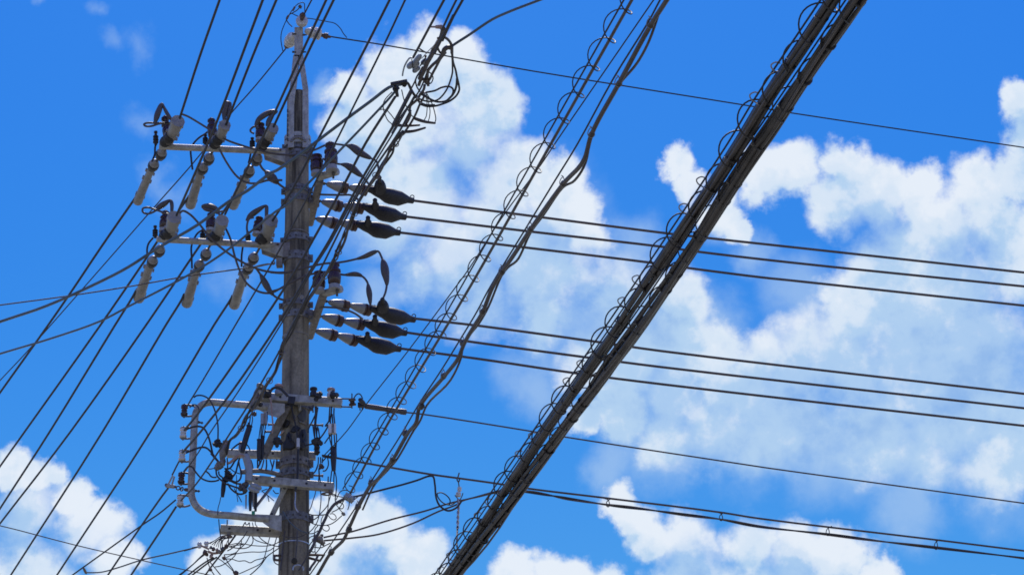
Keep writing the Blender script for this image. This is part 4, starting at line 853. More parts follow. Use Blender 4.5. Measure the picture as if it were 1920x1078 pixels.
for lb, ps, r, m in (
  ('pale thin tie wire beside the splice from the spreader to the capsules', cp('J', 1215, 430, 1130, 560, 1050, 640, 905, 800), .9, 'aluminium'),
  ('second pale thin tie wire crossing the cables at the splice', cp('J', 1215, 520, 1110, 600, 1060, 700), .9, 'aluminium'),
  ('thick brown cable of the splice running from the spreader past the capsules', cp('J', 1310, 240, 1270, 400, 1200, 520, 1100, 720, 1010, 880, 940, 1040, 870, 1180), 4.6, 'jumper'),
  ('dark cable parallel to the splice on its right', cp('J', 1500, 0, 1350, 320, 1290, 460), 3.2, 'wire'),
  ('short dark link from the left wire to the splice capsules', cp('J', 870, 620, 930, 660, 1000, 700), 1.4, 'wirebrown'),
  ('pale bent lead arching left of the splice capsules', cp('J', 750, 790, 690, 790, 640, 840, 590, 930, 555, 1050, 545, 1120), 1.6, 'greyplastic'),
  ('brown cable dropping from the right loop clamp in a double bend', cp('J', 1300, 700, 1210, 830, 1110, 920, 1040, 1000, 1010, 1090) + cp('K', 1010, 130, 1000, 220), 3.0, 'jumper'),
  ('second brown cable dropping from the right loop clamp', cp('J', 1350, 690, 1260, 800, 1180, 950, 1110, 1078) + cp('K', 1060, 180, 1010, 240), 2.6, 'jumper'),
  ('brown lead hooked between the splice and the right loop clamp', cp('J', 1195, 560, 1220, 640, 1270, 700, 1320, 660, 1350, 590), 2.2, 'jumper'),
  ('short grey lead curving down into the right loop clamp', cp('J', 1330, 400, 1400, 450, 1450, 520, 1470, 610), 2.6, 'jumper'),
  ('dark cable hanging from the right loop clamp into the big coil, inner strand', cp('J', 1460, 640, 1475, 800, 1480, 960) + cp('K', 1480, 60, 1430, 250, 1370, 390, 1290, 500, 1200, 575, 1080, 605, 950, 590, 850, 550), 1.7, 'wire'),
  ('dark cable hanging from the right loop clamp into the big coil, outer strand', cp('J', 1475, 640, 1490, 850, 1540, 1020) + cp('K', 1565, 150, 1600, 300, 1605, 400, 1560, 490, 1440, 590, 1300, 650, 1150, 690, 1000, 695, 890, 660), 2.0, 'wire'),
  ('dark cable of the big coil crossing back to a pale cut end', cp('K', 1565, 180, 1550, 330, 1500, 460, 1430, 540, 1350, 600, 1200, 610, 1080, 570, 960, 500, 900, 470), 2.2, 'wire'),
  ('dark inner loop of the big coil curling over at its right', cp('K', 900, 460, 1000, 435, 1150, 405, 1280, 345, 1400, 325, 1480, 360, 1495, 420, 1450, 520, 1370, 590), 1.9, 'wire'),
  ('short dark strand closing the coil at its lower left', cp('K', 880, 620, 930, 650, 1020, 675, 1150, 670), 1.8, 'wire'),
  ('dark tail running from the left clamp down into the coil knot', cp('K', 590, 235, 650, 270, 700, 370, 760, 470, 820, 550, 880, 640), 2.6, 'wire'),
  ('thin lead looping below the left clamp towards the dark tubes', cp('K', 350, 430, 260, 520, 195, 620, 185, 720, 220, 850, 280, 970, 350, 1030), 1.0, 'wire'),
  ('second thin lead curving from the left wire to the dark tubes', cp('K', 85, 780, 150, 755, 240, 765, 310, 830, 380, 920, 420, 980), 1.0, 'wire'),
  ('thin lead slanting from the left clamp down to the first dark tube', cp('K', 530, 390, 570, 560, 620, 700, 680, 820, 740, 890, 790, 930), 1.0, 'wire'),
  ('thin lead hanging from the coil knot to the middle dark tube', cp('K', 970, 480, 1000, 600, 1005, 750, 990, 880, 955, 950), .9, 'wire'),
  ('thin lead hanging from the coil knot beside another', cp('K', 990, 470, 1030, 620, 1060, 780, 1050, 900, 1025, 980), .9, 'wire'),
  ('thin lead bowing right from the coil knot to the end of a tube', cp('K', 1000, 460, 1060, 560, 1110, 680, 1150, 820, 1168, 940, 1150, 1010), 1.0, 'wire'),
  ('brown cable hanging straight through the coil towards the pole', cp('K', 960, 300, 940, 390, 880, 470, 830, 560, 700, 680, 680, 760, 690, 850, 660, 940, 610, 1030), 2.6, 'jumper'),
  ('straight dark cable on the left of the coil running to the pole', cp('K', 1000, 80, 900, 330, 800, 500) + [(755, 214), (735, 250)], 1.6, 'wire'),
  ('straight brown cable on the right of the coil running to the pole', cp('K', 960, 500, 870, 660, 790, 850, 690, 1030) + [(757, 250)], 2.2, 'jumper'),
  ('cable curling round the brown clamp above the coil', cp('K', 850, 300, 880, 220, 920, 180, 950, 200, 980, 250), 3.0, 'jumper'),
  ('wire ring on the cables above the coil', cp('K', 1050, 60, 1100, 110, 1115, 190, 1080, 260, 1020, 285), 1.2, 'wire'),
  ('crossing lead left of the coil from the thin wires to the knot', cp('K', 880, 60, 810, 150, 790, 230, 810, 320, 870, 420), 1.5, 'wire'),
  ('cable loop at the upper end of the splice, left of the brown cable', cp('J', 920, 960, 870, 1050) + cp('K', 820, 130, 770, 250, 700, 380, 600, 570, 480, 800, 400, 950, 350, 1050), 1.6, 'wirebrown')):
    wire('splice_cable', lb, 'cable', [S(q, (i % 3) * .004) for i, q in enumerate(ps)], r, m, 'cables and leads of the splice')
lc = thing('cable_clamp', 'dark moulded clamp where the blue-grey cable meets the splice wires', 'clamp', S((745, 164)))
MB().beam(S((733, 158)), S((763, 152)), 5 * k, 6 * k).lump(S((742, 167)), 6.5 * k, 9, .3).lump(S((757, 158)), 5.5 * k, 9, .3).beam(S((741, 160)), S((745, 180)), 6 * k, 6 * k).build('clamp_body', 'black', lc)
rcl = thing('cable_clamp', 'brown moulded loop clamp at the right end of the splice', 'clamp', S((840, 93)))
MB().tube(cr([S(q) for q in cp('J', 1460, 600, 1400, 590, 1340, 620, 1310, 690)], 4), 4.6 * k, 9).tube([S(q) for q in cp('J', 1470, 560, 1470, 700)], 3.0 * k, 8).build('clamp_body', 'jumper', rcl)
kn = thing('cable_clamp', 'brown clamp block above the coil of cables', 'clamp', S((801, 153)))
MB().lump(S((801, 154)), 5 * k, 9, .25).beam(S((800, 148)), S((803, 160)), 5 * k, 6 * k).build('clamp_body', 'jumper', kn)
kn = thing('cable_clamp', 'grey knot of tape where the big coil is tied to the cables', 'clamp', S((783, 184)))
MB().lump(S((782, 183)), 3.6 * k, 8, .2).lump(S((788, 192)), 3.0 * k, 8, .2).lump(S((796, 175)), 2.6 * k, 8, .2).build('tape_knot', 'greyplastic', kn)
for lb, a, b, r in (('dark tube, right and highest of three, below the coil', cp('K', 780, 925), cp('K', 1150, 1010), 3.2), ('dark level tube, left one of three below the coil', [(737, 234)], [(786, 235)], 2.9), ('dark tube, lowest of three below the coil', [(760, 247.5)], [(797, 240)], 3.0)):
    p0, p1 = S(a[0]), S(b[0]); mid_ = p0.lerp(p1, .5) - UPZ * 2 * k; c = cr([p0, p0.lerp(p1, .25) - UPZ * 1.4 * k, mid_, p0.lerp(p1, .75) - UPZ * 1.2 * k, p1], 4); m = len(c)
    t = thing('splice_tube', lb, 'splice tube', p0, 'dark tubes below the coil')
    MB().tube(c, [r * k * (.8 + .3 * (1 - abs(2 * i / (m - 1) - .4) * .8)) for i in range(m)], 10).build('tube_body', 'jumper', t)
    MB().lathe(p1, p1 + (p1 - p0) * .04, [(0, r * .7 * k), (1, r * .4 * k)], 8).build('end_plug', 'black', t)
# braided run of cables going down across the pole face to the middle bar
br = [(757, 248), (743, 266), (733, 285), (712, 319), (695, 345), (674, 377), (657, 417), (645, 445), (632, 478), (625, 492), (608, 518), (590, 544), (569, 578), (548, 616), (530, 650), (524, 675), (515, 700), (499, 722), (488, 745), (472, 768), (462, 785), (452, 803), (440, 818), (430, 828), (424, 850)]
bp_ = cr(span(br, ZS - .05, atY(424, 850, 17.65).z + .0), 5)
bt = thing('braided_cable', 'braided run of brown cables from the splice down across the pole to the rack', 'cable', bp_[-1]); kb_ = mpp(bp_[40])
for q in range(3):
    pts = []
    for i, p in enumerate(bp_):
        a = i * .34 + q * 2.094; rr = (2.6 + 1.4 * math.sin(i * .21)) * kb_
        pts.append(p + XAX * rr * math.cos(a) + UPZ * rr * math.sin(a))
    MB().tube(pts, (2.5, 2.1, 1.5)[q] * kb_, 7).build('cable', ('jumper', 'wire', 'jumper')[q], bt)
for i in range(6, len(bp_) - 6, 11): MB().torus(bp_[i], bp_[i + 1] - bp_[i - 1], 6.4 * kb_, .9 * kb_, n=14).build('ring_hanger', 'steel_dull', bt)

# ------------------------------------------------------------------ low voltage rack on the left of the pole
YK = 17.78
rk = thing('pipe_rack', 'large C shaped galvanized pipe rack bolted left of the lower pole', 'bracket', atY(530, 975, YK)); k = mpp(atY(365, 850, YK))
path = [(503, 764), (464, 759.5), (430, 757), (404, 754.5), (388, 755), (376, 761), (368, 772), (365, 790), (362.5, 840), (360, 880), (358.5, 915), (360, 932), (367, 947), (380, 958), (398, 963.5), (430, 966), (470, 970), (505, 973)]
MB().tube(cr(ydist(path, YK), 5), 6.7 * k, 14).build('bent_pipe', 'steel', rk)
for gp in ([(464, 752), (534, 757), (534, 772), (522, 783), (500, 776), (482, 766)], [(480, 964), (528, 966), (528, 996), (508, 990), (494, 980)]):
    MB().prism([atY(x, y, YK) for x, y in gp], YAX * .012).prism([atY(x, y, YK + .09) for x, y in gp], YAX * .012).build('gusset', 'steel', rk)
for (x0, y0, x1, y1) in ((372, 791, 381, 793), (366, 919.5, 375, 920.5)):
    MB().lathe(atY(x0, y0, YK), atY(x1, y1, YK), [(0, 3.2 * k), (.5, 1.6 * k), (.62, 1.6 * k), (.63, 2.6 * k), (.85, 2.6 * k), (.86, 1.2 * k), (1, 1.2 * k)], 8).build('bolt', 'steel_dark', rk)
MB().tube(cr(ydist(cp('V', 160, 105, 185, 85, 210, 85, 232, 105, 240, 125), YK - .06), 4), 1.5 * k, 6).build('hook_strap', 'steel_dark', rk)
for i, (x, y, mt, lb) in enumerate(((345.5, 770, 'brown_glaze', 'dark brown spool insulator at the top of the pipe rack'), (343.5, 812, 'white_glaze', 'white spool insulator second from the top of the pipe rack'), (341.5, 855, 'white_glaze', 'white spool insulator in the middle of the pipe rack, below another white one'), (340, 897, 'brown_glaze', 'dark spool insulator fourth down on the pipe rack'), (338, 939, 'white_glaze', 'white banded spool insulator at the foot of the pipe rack'))):
    t = thing('spool_insulator', lb, 'insulator', atY(x, y, YK), 'spool insulators')
    b = lambda dx, dy: atY(x + dx, y + dy, YK)
    MB().lathe(b(-.4, 8.8), b(.6, -8.8), [(0, 4 * k), (.06, 6.6 * k), (.24, 7 * k), (.32, 4.9 * k), (.44, 5.1 * k), (.5, 6.2 * k), (.58, 5.2 * k), (.7, 5 * k), (.78, 6.9 * k), (.94, 6.3 * k), (1, 3 * k)], 16).build('porcelain_spool', mt, t)
    px_ = 366 - (y - 765) * .052 - x
    m = MB()
    for s_, yy in ((-1, -10.5), (1, 10)):
        c = cr([b(px_, yy * .75), b(px_ * .55, yy * 1.0), b(3, yy * 1.02), b(-3, yy), b(-4.5, yy * .8)], 4); m.tube(c, 1.9 * k, 7)
    m.tube([b(-.5, 13), b(.6, -13)], 1.5 * k, 7).build('clevis', 'steel_dark' if mt != 'white_glaze' else 'steel_dull', t)
fk = thing('forked_link', 'forked steel link with a short chain tied to the side of the pipe rack', 'link', atY(320, 909, YK))
MB().tube(ydist([(324, 891), (315.5, 908)], YK), 1.7 * k, 6).tube(ydist([(327, 893), (322, 910)], YK), 1.7 * k, 6).beam(atY(311, 910, YK), atY(327, 912, YK), 6 * k, 6 * k).build('fork', 'steel', fk)
MB().ball(atY(312, 909, YK), 3.4 * k, 10).torus(atY(334, 914.5, YK), YAX, 3.6 * k, 1.2 * k, n=12).torus(atY(341, 916.5, YK), YAX + XAX, 3.6 * k, 1.2 * k, n=12).beam(atY(327, 912, YK), atY(331, 913, YK), 3 * k, 4 * k).lathe(atY(345, 917, YK), atY(358, 919, YK), [(0, 2 * k), (.3, 3.6 * k), (1, 3.4 * k)], 8).build('chain', 'rust_cap', fk)
GJ2 = 'jumper leads inside the pipe rack'
for lb, ps, r in (
  ('lead arching over the top corner of the pipe rack down to a black star clamp', cp('V', 195, 22, 215, 8, 245, 4, 280, 10, 320, 35, 360, 100, 385, 180, 398, 260, 398, 380), 1.5),
  ('thick lead from the second spool curving down inside the pipe rack', cp('V', 125, 292, 180, 272, 235, 265, 275, 278, 305, 320, 330, 390, 348, 470, 362, 520, 400, 556), 1.9),
  ('thick lead from the third spool curving down inside the pipe rack', cp('V', 128, 488, 190, 462, 260, 441, 300, 446, 340, 480, 370, 520, 400, 560), 1.9),
  ('lead from the fourth spool sagging low inside the pipe rack', cp('V', 108, 648, 150, 602, 180, 606, 212, 650, 260, 702, 320, 726, 370, 726, 408, 716), 1.6)):
    wire('jumper_lead', lb, 'lead', ydist(ps, YK - .09), r, 'wire', GJ2)

# ------------------------------------------------------------------ square steel bars across the pole
def bar(label, p0, p1, hpx, Y, holes, mat='steel', cat='bar'):
    a, b = atY(*p0, Y), atY(*p1, Y); kk = mpp(a); h = hpx * kk
    t = thing('steel_bar', label, 'steel bar', a, 'square steel bars bolted across the lower pole')
    MB().beam(a, b, h * .95, h, UPZ, .08).build('square_tube', mat, t)
    for f in holes:
        c = a.lerp(b, f) - YAX * (h * .48); MB().lathe(c - YAX * .002, c + YAX * .004, [(0, 2.2 * kk), (1, 2.2 * kk)], 10).build('bolt_hole', 'black', t)
        MB().torus(c, YAX, 2.3 * kk, .35 * kk, n=12).build('hole_rim', 'steel_dull', t)
    return t
bA = bar('upper square steel bar across the pole with insulators standing on it', (484, 744), (641, 755.5), 15.5, POLE_Y - .17, (.27, .69, .90))
bar('second square steel bar behind the hanging black sleeves', (426, 850), (592, 855), 13.5, POLE_Y + .13, (.22, .52))
bar('third square steel bar across the pole with four bolt holes', (468, 899), (626, 913.5), 15.5, POLE_Y - .17, (.09, .30, .68, .90))
bar('lowest short square steel bar reaching left from the pole', (414, 992), (527, 998.5), 15.5, POLE_Y - .04, (.15, .62, .82))
YBAR = POLE_Y - .25
stp = thing('strap_buckle', 'black strap wrapped over the upper steel bar at the pole face', 'strap', atY(546, 750, YBAR)); kb2 = mpp(atY(546, 750, YBAR))
MB().beam(atY(540, 750, YBAR), atY(553, 751, YBAR), 5 * kb2, 15.5 * kb2, UPZ, .2).build('buckle', 'black', stp)
MB().tube(cr(ydist([(546, 757), (549, 775), (555, 800), (558, 822)], YBAR + .08), 4), 1.7 * kb2, 6).build('strap_tail', 'black', stp)
# diagonal struts
def strut(label, p0, p1, w, ys, mat):
    a, b = atY(*p0, ys[0]), atY(*p1, ys[1]); kk = mpp(a); t = thing('diagonal_strut', label, 'strut', b, 'diagonal struts beside the lower pole')
    MB().beam(a, b, w * .8 * kk, w * kk, XAX, .08).build('flat_bar', mat, t)
    for f in (.04, .95):
        c = a.lerp(b, f) - YAX * w * .45 * kk; MB().lathe(c - YAX * .012, c, [(0, 1.6 * kk), (.4, 3 * kk), (1, 3 * kk)], 6).build('bolt', 'steel_dark', t)
    m = MB(); sdv = (b - a).cross(YAX).normalized()
    m.beam(a + sdv * w * .46 * kk - YAX * .008, b + sdv * w * .46 * kk - YAX * .008, .01, .005, sdv).build('folded_edge', 'steel', t); return t
strut('broad grey diagonal strut from the upper bar down-left to the second bar', (540, 760), (493, 858), 15, (POLE_Y - .14, POLE_Y - .02), 'steel_dull')
strut('light grey diagonal strut under the third bar running to the rack foot', (535, 914), (509, 968), 9, (POLE_Y - .13, POLE_Y - .1), 'steel')
strut('thin brown rod slanting down-left below the third bar', (509, 912), (477, 953), 4.6, (POLE_Y - .2, POLE_Y - .25), 'steel_dull')

# insulators and clamps on the upper bar
def bar_pin(label, base, top, r, mat, lumps, cap=None):
    t = thing('pin_insulator', label, 'insulator', atY(*base, YBAR + .05), 'pin insulators on the upper steel bar'); b, tp = atY(*base, YBAR + .05), atY(*top, YBAR + .05); kk = mpp(b)
    o = MB().lathe(b, tp, [(0, r * .8 * kk), (.1, r * kk), (.45, r * .95 * kk), (.5, r * .7 * kk), (.7, r * .7 * kk), (.75, r * 1.0 * kk), (.92, r * .95 * kk), (1, r * .5 * kk)], 14).build('porcelain_body', mat, t)
    if cap: MB().lathe(b.lerp(tp, .72), tp + UPZ * .004, [(0, r * .9 * kk), (.1, r * 1.06 * kk), (.7, r * 1.0 * kk), (1, r * .5 * kk)], 14).build('cap', cap, o)
    for (x, y, rr, mt) in lumps: MB().lump(atY(x, y, YBAR - .02), rr * kk, 9, .28).build('tap_clamp', mt, t)
    return t
bar_pin('dark pin insulator with a black clamp on the upper bar just right of the pole', (588, 744), (588, 726), 7.2, 'black', [(596, 742, 6.6, 'black'), (600, 738, 4.6, 'black'), (593, 748, 4.4, 'black')])
bar_pin('tan topped white pin insulator near the right end of the upper bar', (620, 746), (621, 728), 7.4, 'white_glaze', [(625, 741, 6.2, 'black'), (631, 741, 4.4, 'steel_dark'), (624, 736, 4, 'steel_dark')], 'tan')
bar_pin('pale cylinder insulator with tan dome on the upper bar left of the pole', (523, 741), (522.5, 721), 8, 'grey_glaze', [], 'tan')
bar_pin('dark round insulator on the left end of the upper bar', (501, 746), (501, 731), 8, 'black', [(500, 738, 7, 'black')])
for (x0, y0, x1, y1) in ((586.5, 760, 587, 773), (521, 756, 521, 768)):
    t = thing('bolt_end', f"threaded bolt end hanging under the upper bar, {'right' if x0 > 560 else 'left'} of the pole", 'bolt', atY(x0, y0, YBAR + .06))
    MB().lathe(atY(x0, y0, YBAR + .06), atY(x1, y1, YBAR + .06), [(0, 2.6 * kb2), (.3, 2.6 * kb2), (.31, 1.3 * kb2), (1, 1.3 * kb2)], 8).build('bolt_shank', 'steel_dark', t)
gc = thing('cable_clamp', 'long ridged metal clamp gripping the braided cable at the left end of the upper bar', 'clamp', atY(478, 755, YBAR - .08)); Yc = YBAR - .1
MB().lathe(atY(489, 720, Yc), atY(474, 764, Yc), [(0, 5 * kb2), (.04, 7.4 * kb2), (.12, 7 * kb2), (.16, 5.6 * kb2), (.4, 7.6 * kb2), (.6, 7.4 * kb2), (.64, 6.2 * kb2), (.86, 6.6 * kb2), (1, 4.6 * kb2)], 12).build('clamp_barrel', 'steel_dull', gc)
for i in range(5):
    a = atY(490 - i * 2.6, 727 + i * 8, Yc - .04); MB().lump(a, 3.4 * kb2, 8, .35).build('clamp_bolt', 'steel' if i % 2 else 'rust_cap', gc)
MB().lump(atY(477, 776, Yc), 4.4 * kb2, 9, .15).build('round_knob', 'rust_cap', gc)
MB().lump(atY(488, 758, Yc), 4.6 * kb2, 9, .2).build('wedge', 'black', gc)

# ------------------------------------------------------------------ clamps, sleeves and boxes in the tangle (left)
GCL = 'clamps in the tangle at the pipe rack'
def clampb(label, balls, mat, Y=17.66, name='tap_clamp', extra=None, part='clamp_body'):
    c0 = atY(balls[0][0], balls[0][1], Y); t = thing(name, label, 'clamp', c0, GCL); kk = mpp(c0)
    m = MB()
    for (x, y, r) in balls: m.lump(atY(x, y, Y + random.uniform(-.02, .02)), r * kk, 9, .3)
    if extra: extra(m, kk, Y)
    m.build(part, mat, t); return t
clampb('black star shaped tap clamp left of the second bar', [(408, 831, 7), (401.5, 832, 3.6), (413, 834, 5), (409, 825.5, 4)], 'black')
clampb('black star shaped tap clamp beside the diagonal strut at the pole', [(520, 827, 7), (515, 829, 4.6), (526, 829, 4.6), (519, 835, 4)], 'black', 17.7)
clampb('grey brown lumpy clamp at the lower end of the braided cable', [(411, 872, 7.5), (417, 868, 6), (407, 876, 5.5), (420, 863, 4)], 'steel_dull', 17.62)
clampb('black ribbed cone connector under the lumpy clamp', [(428, 889, 7), (432, 894, 6), (423, 898, 6), (424, 884, 3.5)], 'black', 17.64, extra=lambda m, kk, Y: m.beam(atY(418, 897, Y - .03), atY(433, 901, Y - .03), 3 * kk, 4 * kk))
clampb('rough dark clamp under the left end of the third bar', [(454, 913, 6.5), (461, 909, 6), (450, 916, 4), (459, 918, 5)], 'steel_dark', 17.62)
pot = thing('cable_pot', 'grey metal pot-shaped cable end beside the second bar', 'cable end', atY(418, 858, 17.66))
MB().lathe(atY(425, 826, 17.66), atY(415.5, 862, 17.66), [(0, 4.5 * kb2), (.06, 7 * kb2), (.2, 6.4 * kb2), (.3, 8 * kb2), (.6, 8.6 * kb2), (.85, 5.6 * kb2), (1, 3.6 * kb2)], 14).build('pot_body', 'steel_dull', pot)
MB().ball(atY(423, 831, 17.6), 1.9 * kb2, 8).build('bolt', 'tan', pot)
gb = thing('grey_splice', 'pair of shiny grey capped connectors under the third bar', 'splice', atY(478, 911, 17.62))
for a, b, r in (((470, 908), (490, 916), 5.4), ((466, 914), (486, 922), 4.8)): MB().lathe(atY(*a, 17.62), atY(*b, 17.62), [(0, r * .5 * kb2), (.1, r * .9 * kb2), (.6, r * kb2), (.62, r * .8 * kb2), (.9, r * .8 * kb2), (1, r * .4 * kb2)], 12).build('capped_body', 'greyplastic', gb)
def tubep(label, pts, r, mat, group, Y=17.64, name='black_sleeve', cat='sleeve'):
    p = [atY(x, y, Y) for x, y in pts]; kk = mpp(p[0]); t = thing(name, label, cat, p[0], group); m = len(p)
    rr = [r * kk * (.72 if i in (0, m - 1) else 1.0) for i in range(m)]
    MB().tube(p, rr, 10).build('sleeve', mat, t)
    MB().lathe(p[0], p[0].lerp(p[-1], .05), [(0, r * .5 * kk), (.3, r * 1.12 * kk), (1, r * 1.12 * kk)], 10).build('collar', mat, t); return t
GS = 'black insulating sleeves hanging below the bars'
tubep('long black sleeve leaning left above the left part of the second bar', [(468, 797), (467, 803), (462, 818), (458, 832), (454, 848)], 5.4, 'black', GS)
tubep('left one of two upright black sleeves side by side over the second bar', [(486, 823), (486.2, 826), (485.5, 845), (485, 863)], 4.3, 'black', GS)
tubep('right one of two upright black sleeves side by side over the second bar', [(492.5, 817), (492.3, 820), (491.5, 840), (491, 861)], 4.0, 'black', GS, 17.67)
tubep('black sleeve hanging free below the ribbed cone connector', [(420.5, 901), (420, 904), (418.5, 918), (417, 931)], 4.4, 'black', GS)
tubep('long upright black sleeve right of the pole ending at the third bar', [(625, 838), (625, 841), (625.3, 862), (625.6, 882)], 5.6, 'black', GS, 17.72)
for i, (x, y0, y1) in enumerate(((461.5, 927, 953), (469.5, 921, 957), (475, 919, 949), (479.5, 917, 958))):
    tubep(('leftmost', 'second', 'third', 'rightmost')[i] + ' slim dark sleeve in the row under the third bar, left of the pole', [(x, y0), (x, y0 + 3), (x - .3, (y0 + y1) / 2), (x - .3, y1)], (1.6, 3.4, 2.2, 3.2)[i], 'black' if i % 2 else 'cover', 'row of slim sleeves under the third bar', 17.66 + .02 * i)
def cbox(label, x0, y0, x1, y1, mat, Y, cat='connector box'):
    a, b = atY(x0, y0, Y), atY(x1, y1, Y); c = (a + b) / 2; t = thing('connector_box', label, cat, c, 'pale connector boxes on the hanging wires'); kk = mpp(a); w = abs(b.x - a.x); h = abs(a.z - b.z)
    MB().beam(c - UPZ * h / 2, c + UPZ * h / 2, w, w * .7, YAX, .2).build('box_body', mat, t)
    MB().beam(c - UPZ * h / 2 + XAX * w * .12 - YAX * w * .36, c + UPZ * h / 2 + XAX * w * .12 - YAX * w * .36, w * .3, w * .1, YAX, .2).build('clip_strip', 'steel_dull', t); return t
cbox('pale grey connector box on the wires hanging left of the pole', 489, 776, 501, 795.5, 'greyplastic', 17.66)
cbox('white connector box on the wires hanging right of the pole', 615.5, 796, 630, 812.5, 'whiteplastic', 17.7)
fu = thing('fuse_tube', 'small white fuse tube on a dark lead against the pole face', 'fuse', atY(559, 838, 17.83))
MB().lathe(atY(559, 839, 17.83), atY(559, 821, 17.83), [(0, 1.6 * kb2), (.05, 3 * kb2), (.94, 3 * kb2), (1, 1.6 * kb2)], 12).build('tube_body', 'whiteplastic', fu)
MB().lathe(atY(559, 843, 17.83), atY(559, 838, 17.83), [(0, 2 * kb2), (1, 3 * kb2)], 10).build('end_cap', 'steel_dull', fu)
bc = thing('black_cover', 'torn black rubber covers taped round the pole behind the white fuse', 'cover', pz(poleZ(833)))
def on_pole(x, y, lift):
    z = poleZ(y); rr_ = pole_r(z) + lift; dx = max(-rr_ * .98, min(rr_ * .98, (x - (551.5 + (1078 - y) * .0073)) * mpp(pz(z))))
    return Vector((AX.x + dx, POLE_Y - math.sqrt(rr_ * rr_ - dx * dx), z))
def patch(parent, name, pts, mat, lift=.012):
    """jagged sheet wrapped on the round face of the pole"""
    m = MB(); n = len(pts); cx, cy = sum(p[0] for p in pts) / n, sum(p[1] for p in pts) / n
    m.v = [on_pole(x, y, .001) for x, y in pts] + [on_pole(cx + (x - cx) * .9, cy + (y - cy) * .9, lift * random.uniform(.7, 1.3)) for x, y in pts] + [on_pole(cx + (x - cx) * .45, cy + (y - cy) * .45, lift * random.uniform(.6, 1.7)) for x, y in pts] + [on_pole(cx, cy, lift)]
    for k_ in range(n):
        q_ = (k_ + 1) % n; m.f += [(k_, q_, n + q_, n + k_), (n + k_, n + q_, 2 * n + q_, 2 * n + k_), (2 * n + k_, 2 * n + q_, 3 * n)]
    return m.build(name, mat, parent)
patch(bc, 'rubber_patch', [(533, 851), (532, 840), (538, 834), (540, 823), (545, 819), (549, 826), (550, 835), (556, 841), (557, 850), (549, 854)], 'black', .02)
patch(bc, 'rubber_patch', [(561, 853), (562, 838), (564, 825), (568, 815), (574, 812), (577, 822), (578, 836), (577, 848), (570, 853)], 'black', .022)
patch(bc, 'rubber_patch', [(533, 809), (534, 800), (541, 796), (547, 800), (546, 806), (541, 811)], 'black', .016)
patch(bc, 'rubber_patch', [(547, 819), (552, 810), (560, 808), (567, 812), (562, 818), (553, 822)], 'black', .01)
patch(bc, 'rubber_patch', [(566, 782), (571, 774), (577, 777), (577, 792), (571, 800), (563, 797), (560, 790)], 'steel_dark', .008)
patch(bc, 'plate', [(561, 765), (566.5, 764), (567.5, 781), (563, 783)], 'steel', .02)
patch(bc, 'plate', [(563, 799), (576, 801), (575, 805), (565, 803)], 'steel_dull', .012)
patch(bc, 'plate', [(551, 791), (557, 789), (559, 797), (553, 800)], 'steel_dull', .014)
clampb('black bell shaped clamp on wires right of the pole above the third bar', [(593, 829, 8.5), (600, 830, 5), (594, 839, 6.4), (594, 848, 5)], 'black', 17.72, extra=lambda m, kk, Y: m.lathe(atY(571, 835, Y + .08), atY(586, 832, Y), [(0, 1.4 * kk), (1, 1.6 * kk)], 8))
clampb('small brown clamp hanging right of the pole over the third bar', [(602, 873, 4.2), (605, 876, 3.2), (600, 877, 2.8)], 'rust_cap', 17.74)
clampb('pale clamp block with two screws at the end of the spiral cable', [(648, 931, 4.2), (657, 934, 4.8), (661, 938, 3)], 'greyplastic', 17.62)
clampb('grey brown connector block low on the right of the pole', [(592, 1008, 6), (599, 1011, 7), (605, 1018, 4.4), (589, 1013, 4), (603, 1004, 3.6)], 'steel_dull', 17.72)
# riser pipe with tan conduit
rp = thing('riser_pipe', 'short grey riser pipe with bent tan conduit left of the third bar', 'pipe', atY(465, 900, 17.62)); Yr = 17.62
MB().tube(cr(ydist([(460, 853), (464, 866), (467, 880), (466, 902)], Yr), 4), 7.0 * kb2, 12).build('riser', 'greyplastic', rp)
MB().tube(cr(ydist([(425, 868), (431, 867), (439, 860), (446, 854.5), (453, 853), (460, 856)], Yr - .02), 5), 2.5 * kb2, 9).build('conduit', 'tan', rp)
MB().lathe(atY(450, 884.5, Yr), atY(474, 884, Yr), [(0, 2 * kb2), (.1, 4.4 * kb2), (.9, 5 * kb2), (1, 3 * kb2)], 10).build('collar', 'steel_dull', rp)
MB().tube(cr(ydist([(471, 883), (490, 882.5), (510, 886), (530, 891)], [Yr, 17.85]), 4), 4.2 * kb2, 10).build('side_arm', 'steel_dull', rp)
# eye plates hanging from the bars
for lb, x, y, Y in (('brown oval eye plate under the left end of the lowest bar', 425, 1006, POLE_Y - .06), ('brown oval eye plate under the right end of the third bar', 613.5, 925.5, POLE_Y - .18)):
    c = atY(x, y, Y); t = thing('eye_plate', lb, 'eye plate', c, 'oval eye plates'); kk = mpp(c); m = MB(); n = 24; i0 = 0
    for (zz, f) in ((-1, 1), (1, 1)):
        for q in range(n):
            a = 2 * math.pi * q / n; m.v.append(c + XAX * 11 * kk * math.cos(a) + YAX * 8.0 * kk * math.sin(a) + UPZ * zz * .8 * kk)
        for q in range(n):
            a = 2 * math.pi * q / n; m.v.append(c + XAX * 4 * kk * math.cos(a) + YAX * 4.4 * kk * math.sin(a) + UPZ * zz * .8 * kk)
    for q in range(n):
        r = (q + 1) % n
        m.f += [(q, n + q, n + r, r), (2 * n + q, 2 * n + r, 3 * n + r, 3 * n + q), (q, r, 2 * n + r, 2 * n + q), (n + q, 3 * n + q, 3 * n + r, n + r)]
    m.build('plate', 'rust_cap', t); MB().tube([c + UPZ * .5 * kk + XAX * (4 if x < 500 else 6) * kk, c + UPZ * 9 * kk + XAX * (4 if x < 500 else 6) * kk], 4 * kk, 8).build('hanger_block', 'steel_dull', t)
